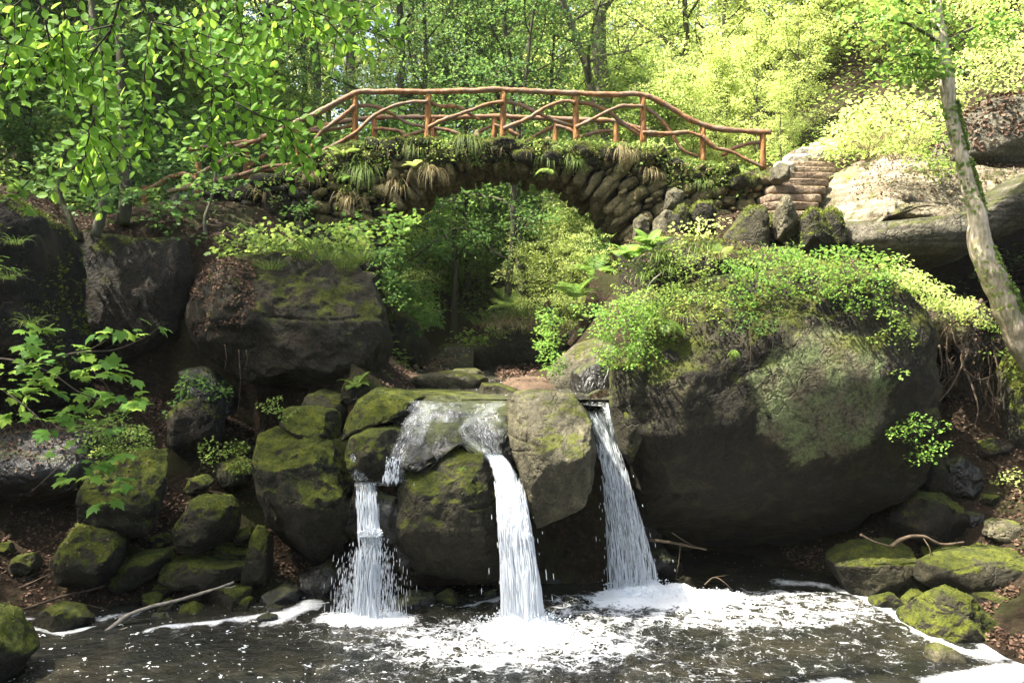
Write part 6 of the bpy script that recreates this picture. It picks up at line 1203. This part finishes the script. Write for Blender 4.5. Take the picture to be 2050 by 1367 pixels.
for px, Y, sc in [(1060,22.5,.34),(1110,24,.42),(1150,22,.36),(1185,23.5,.42),(1225,22,.4),(1090,27,.5),(1140,28,.5),(1200,27,.5),(830,24,.36),(800,26,.42),(865,28,.42),(815,29,.5),(1020,31,.5),(905,33,.5),(945,37,.6),(985,40,.6),(1060,34,.6)]: plant_tree('bright', 1, X_(px, Y), Y, sc, 'light green sapling ' + ('on the right bank' if px > 1000 else 'on the left bank') + ' seen through the arch', 'saplings seen through the arch', name='sapling', dz=-.2)  # pale leaf colour stands in for sunlight reaching behind the arch
for px, Y, sc in [(878,30,.8),(955,33,.8),(1030,36,.9),(1100,33,.8),(910,25,.6)]: plant_tree('tall', 2, X_(px, Y), Y, sc, 'slim dark trunk among the green seen through the arch', 'slim trunks seen through the arch')
# the trees that shade the glen: left of it and behind the photographer
for x, y, k, sc in [(-10.5,12.3,0,.85),(-10.5,17.5,0,.8),(-13,9,0,.9),(-10,5,2,1.0),(-15,17,1,1.),(-12,26,1,1.1),(9.5,5,0,.8),(-4,-5,1,1.),(4,-6,0,1.),(0,-12,1,1.1),(10,-4,2,1.),(-10,-3,0,1.1),(-18,8,1,1.2),(8,-12,1,1.),(-8,-13,0,1.1),(14,2,0,1.1),(-6.5,1.5,2,.9)]:
    plant_tree('tall', k, x, y, sc, 'tall tree at the side of the glen whose crown shades the pool', 'trees shading the glen')
o = plant_tree('tall', 1, -8.2, 6.0, .82, 'unseen leaning tree added so its crown shades the huge right boulder'); o.rotation_euler = (-.12, .40, .0)  # out of view, added and tilted so its crown keeps the boulder dark
# saplings filling the understory
for i in range(120):
    Y = rg.uniform(19, 46)**1.; px = rg.uniform(-50, 1350); x = X_(px, Y)
    if 870 < px < 960 and Y < 34: continue
    if abs(x+.6) < 1.5 and Y < 27 or (810 < px < 1240 and Y < 27): continue
    plant_tree('sap', int(rg.choice([0, 0, 1, 2, 2])), x, Y, rg.uniform(.7, 1.25), 'leafy sapling ' + ('among the dark trees at the far left' if px < 300 else 'behind the shaded low railing' if px < 560 else 'behind the left end of the bridge railing' if px < 760 else 'beyond the left half of the bridge' if px < 1000 else 'beyond the right half of the bridge' if px < 1200 else 'behind the right end of the bridge'), 'saplings in the understory beyond the bridge', name='sapling', dz=-.3)
for i in range(34):
    Y = rg.uniform(27, 42); px = rg.uniform(770, 1260)
    if 900 < px < 985 and Y < 26 or abs(X_(px, Y)+.8) < 1.1: continue
    plant_tree('bright' if i % 3 == 0 else 'sap', 1, X_(px, Y), Y, rg.uniform(.3, .5) if i % 3 == 0 else rg.uniform(.7, 1.1), 'fresh green sapling seen through the arch', 'saplings seen through the arch', name='sapling', dz=-.3)  # every third one is paler, sun patches put into the leaf colour
for i in range(46):
    Y = rg.uniform(21, 36); px = rg.uniform(1340, 2080); plant_tree('bright', 1, X_(px, Y), Y, rg.uniform(.25, .5), 'sunlit young beech ' + ('behind the right end of the railing' if px < 1560 else 'on the slope straight above the steps' if px < 1800 else 'on the slope behind the leaning tree'), 'young beeches above the steps', name='sapling', dz=-.2)
for fam in PROT:
    for pr in PROT[fam]:
        if id(pr) not in used:
            for c_ in list(pr.children): bpy.data.objects.remove(c_)
            bpy.data.objects.remove(pr)

# leaning sunlit tree on the right
lt = thing('leaning_tree', 'crooked ivy clad tree with pale sunlit bark leaning at the right edge', 'tree', P(2060, 700, 12.9))
TP = [(2085,740,13.1,61),(2030,650,13.0,55),(2005,590,12.95,51),(1980,540,12.9,50),(1962,490,12.9,42),(1955,430,12.9,35),(1940,370,12.95,32),(1922,300,13.0,29),(1905,230,13.1,29),(1895,160,13.2,29),(1885,90,13.3,27),(1875,20,13.4,24),(1868,-60,13.5,20),(1860,-160,13.6,17)]
m = MB(); tp = np.array([P(a, b, c) for a, b, c, w in TP]); tr = np.array([w/F*c/2 for a, b, c, w in TP]); tube(m, tp, tr, 20, n=120, bumps=.14, seed=9); part('trunk', lt, m, M['bark_pale'])
Q = smooth_path(np.c_[tp, tr], 200); rg2 = np.random.default_rng(31); k = rg2.integers(4, 190, 3400); a = rg2.normal(.1, .9, 3400); on = np.c_[np.cos(a), -np.abs(np.sin(a+1.4))*.9, a*0]; on = unit(on)
sel = fbm(Q[k, :3]*2.5, 2, 6) > -.05; k, on = k[sel], on[sel]; m = MB(); leaves(m, Q[k, :3]+on*(Q[k, 3]*1.08)[:, None], rg2.normal(0, .6, (len(k), 3))+np.array((0, 0, -.6)), on+rg2.normal(0, .4, (len(k), 3)), .055*rg2.uniform(.6, 1.2, len(k)), 'maple'); part('ivy', lt, m, M['leaf_mid'], smooth=False)
m = MB(); mm_ = MB()
for pts in [[(1885,90,13.3),(1820,50,12.6),(1760,40,12.0),(1700,50,11.6)], [(1880,60,13.3),(1800,0,12.5),(1720,-20,12.0)], [(1880,120,13.2),(1830,110,12.6),(1790,115,12.2)], [(1885,90,13.3),(1960,50,13.2),(2040,20,13.2)], [(1875,20,13.4),(1840,-60,13),(1780,-120,12.6)], [(1895,160,13.2),(1850,140,12.8),(1815,130,12.5)]]:
    W = np.array([P(*q) for q in pts]); tube(mm_, W, np.linspace(.03, .006, len(W)), 6, n=24); q = smooth_path(W, 26)[6:]
    sprays(m, rg2, q+rg2.normal(0, .16, q.shape), .24, 15, .085, 'beech', tilt=.3, thick=.2)
part('branch', lt, mm_, M['bark']); part('crown', lt, m, M['leaf_fresh'], smooth=False)
# small stems on the left bank
for lbl, pts, r, bm in [('pale curved sapling stem standing on the brown cliff block', [(190,475,14.6),(202,430,14.6),(207,390,14.6),(200,330,14.6),(196,280,14.7),(190,200,14.8),(186,60,15),(180,-60,15.2)], .085, 'bark'), ('dark stem right of the pale curved sapling', [(245,450,15.4),(252,400,15.4),(250,330,15.5),(246,240,15.6),(240,60,15.8),(236,-60,16)], .12, 'bark_dark'),
   ('thin stem leaning on the dark abutment wall', [(412,470,15.4),(410,440,15.4),(422,400,15.5),(430,360,15.6),(436,320,15.7)], .035, 'bark'), ('crooked dark stem behind the left twigs', [(155,480,14.9),(140,440,14.9),(120,390,15),(130,300,15.1)], .07, 'bark_dark')]:
    t = thing('young_tree', lbl, 'tree', P(*pts[0])); m = MB(); tube(m, [P(*q) for q in pts], np.linspace(r, r*.55, len(pts)), 12, n=60, bumps=.12, seed=3); part('trunk', t, m, M[bm]); m = MB()
    e = np.array([P(*q) for q in pts[len(pts)//2:]]); sprays(m, rg2, np.repeat(e, 5, 0)+rg2.normal(0, .5, (len(e)*5, 3)), .3, 16, .10, 'maple', tilt=.2); part('crown', t, m, M['leaf_cool'], smooth=False)
# ground cover in the wood
a = MB(); n = 60000; Y = rg.uniform(17, 50, n); px = rg.uniform(-100, 2150, n); X = (px-CX)/F*Y; ok = ~((np.abs(X+.6) < 1.4) & (Y < 26)); X, Y = X[ok], Y[ok]
ok = fbm(np.c_[X*.5, Y*.5, X*0], 3, 77) > -.25; X, Y = X[ok], Y[ok]; zz = np.concatenate([H(p, q) for p, q in zip(np.array_split(X, 40), np.array_split(Y, 40))]); k = len(X)
leaves(a, np.c_[X, Y, zz+rg.uniform(.02, .45, k)], rg.normal(0, 1, (k, 3))*np.array((1, 1, .3)), rg.normal(0, .4, (k, 3))+np.array((0, -.2, 1)), .14*rg.uniform(.5, 1.2, k), 'diamond')
single('ground_cover', 'low green herbs covering the forest floor', None, a, M['leaf_mid'], kind='stuff', smooth=False)

# ------------------------------------------------------------------ air
hz = bpy.data.materials.new('haze'); hz.use_nodes = True; ht = hz.node_tree
for n_ in list(ht.nodes): ht.nodes.remove(n_)
ho = ht.nodes.new('ShaderNodeOutputMaterial'); hv = ht.nodes.new('ShaderNodeVolumePrincipled')
hv.inputs['Color'].default_value = (.92, .96, .90, 1); hv.inputs['Density'].default_value = .0003; hv.inputs['Anisotropy'].default_value = .2  # volume added for a lighter, airier background; the air there is clear
ht.links.new(hv.outputs[0], ho.inputs['Volume'])
mb = MB(); V = np.array([(x, y, z) for x in (-150, 150) for y in (-70, 210) for z in (-30, 75)], float)
mb.add(V, np.array([[0,1,3,2],[4,6,7,5],[0,4,5,1],[2,3,7,6],[0,2,6,4],[1,5,7,3]])); single('haze', 'thin haze volume added to lighten the wood behind the arch', None, mb, hz, kind='stuff', smooth=False)
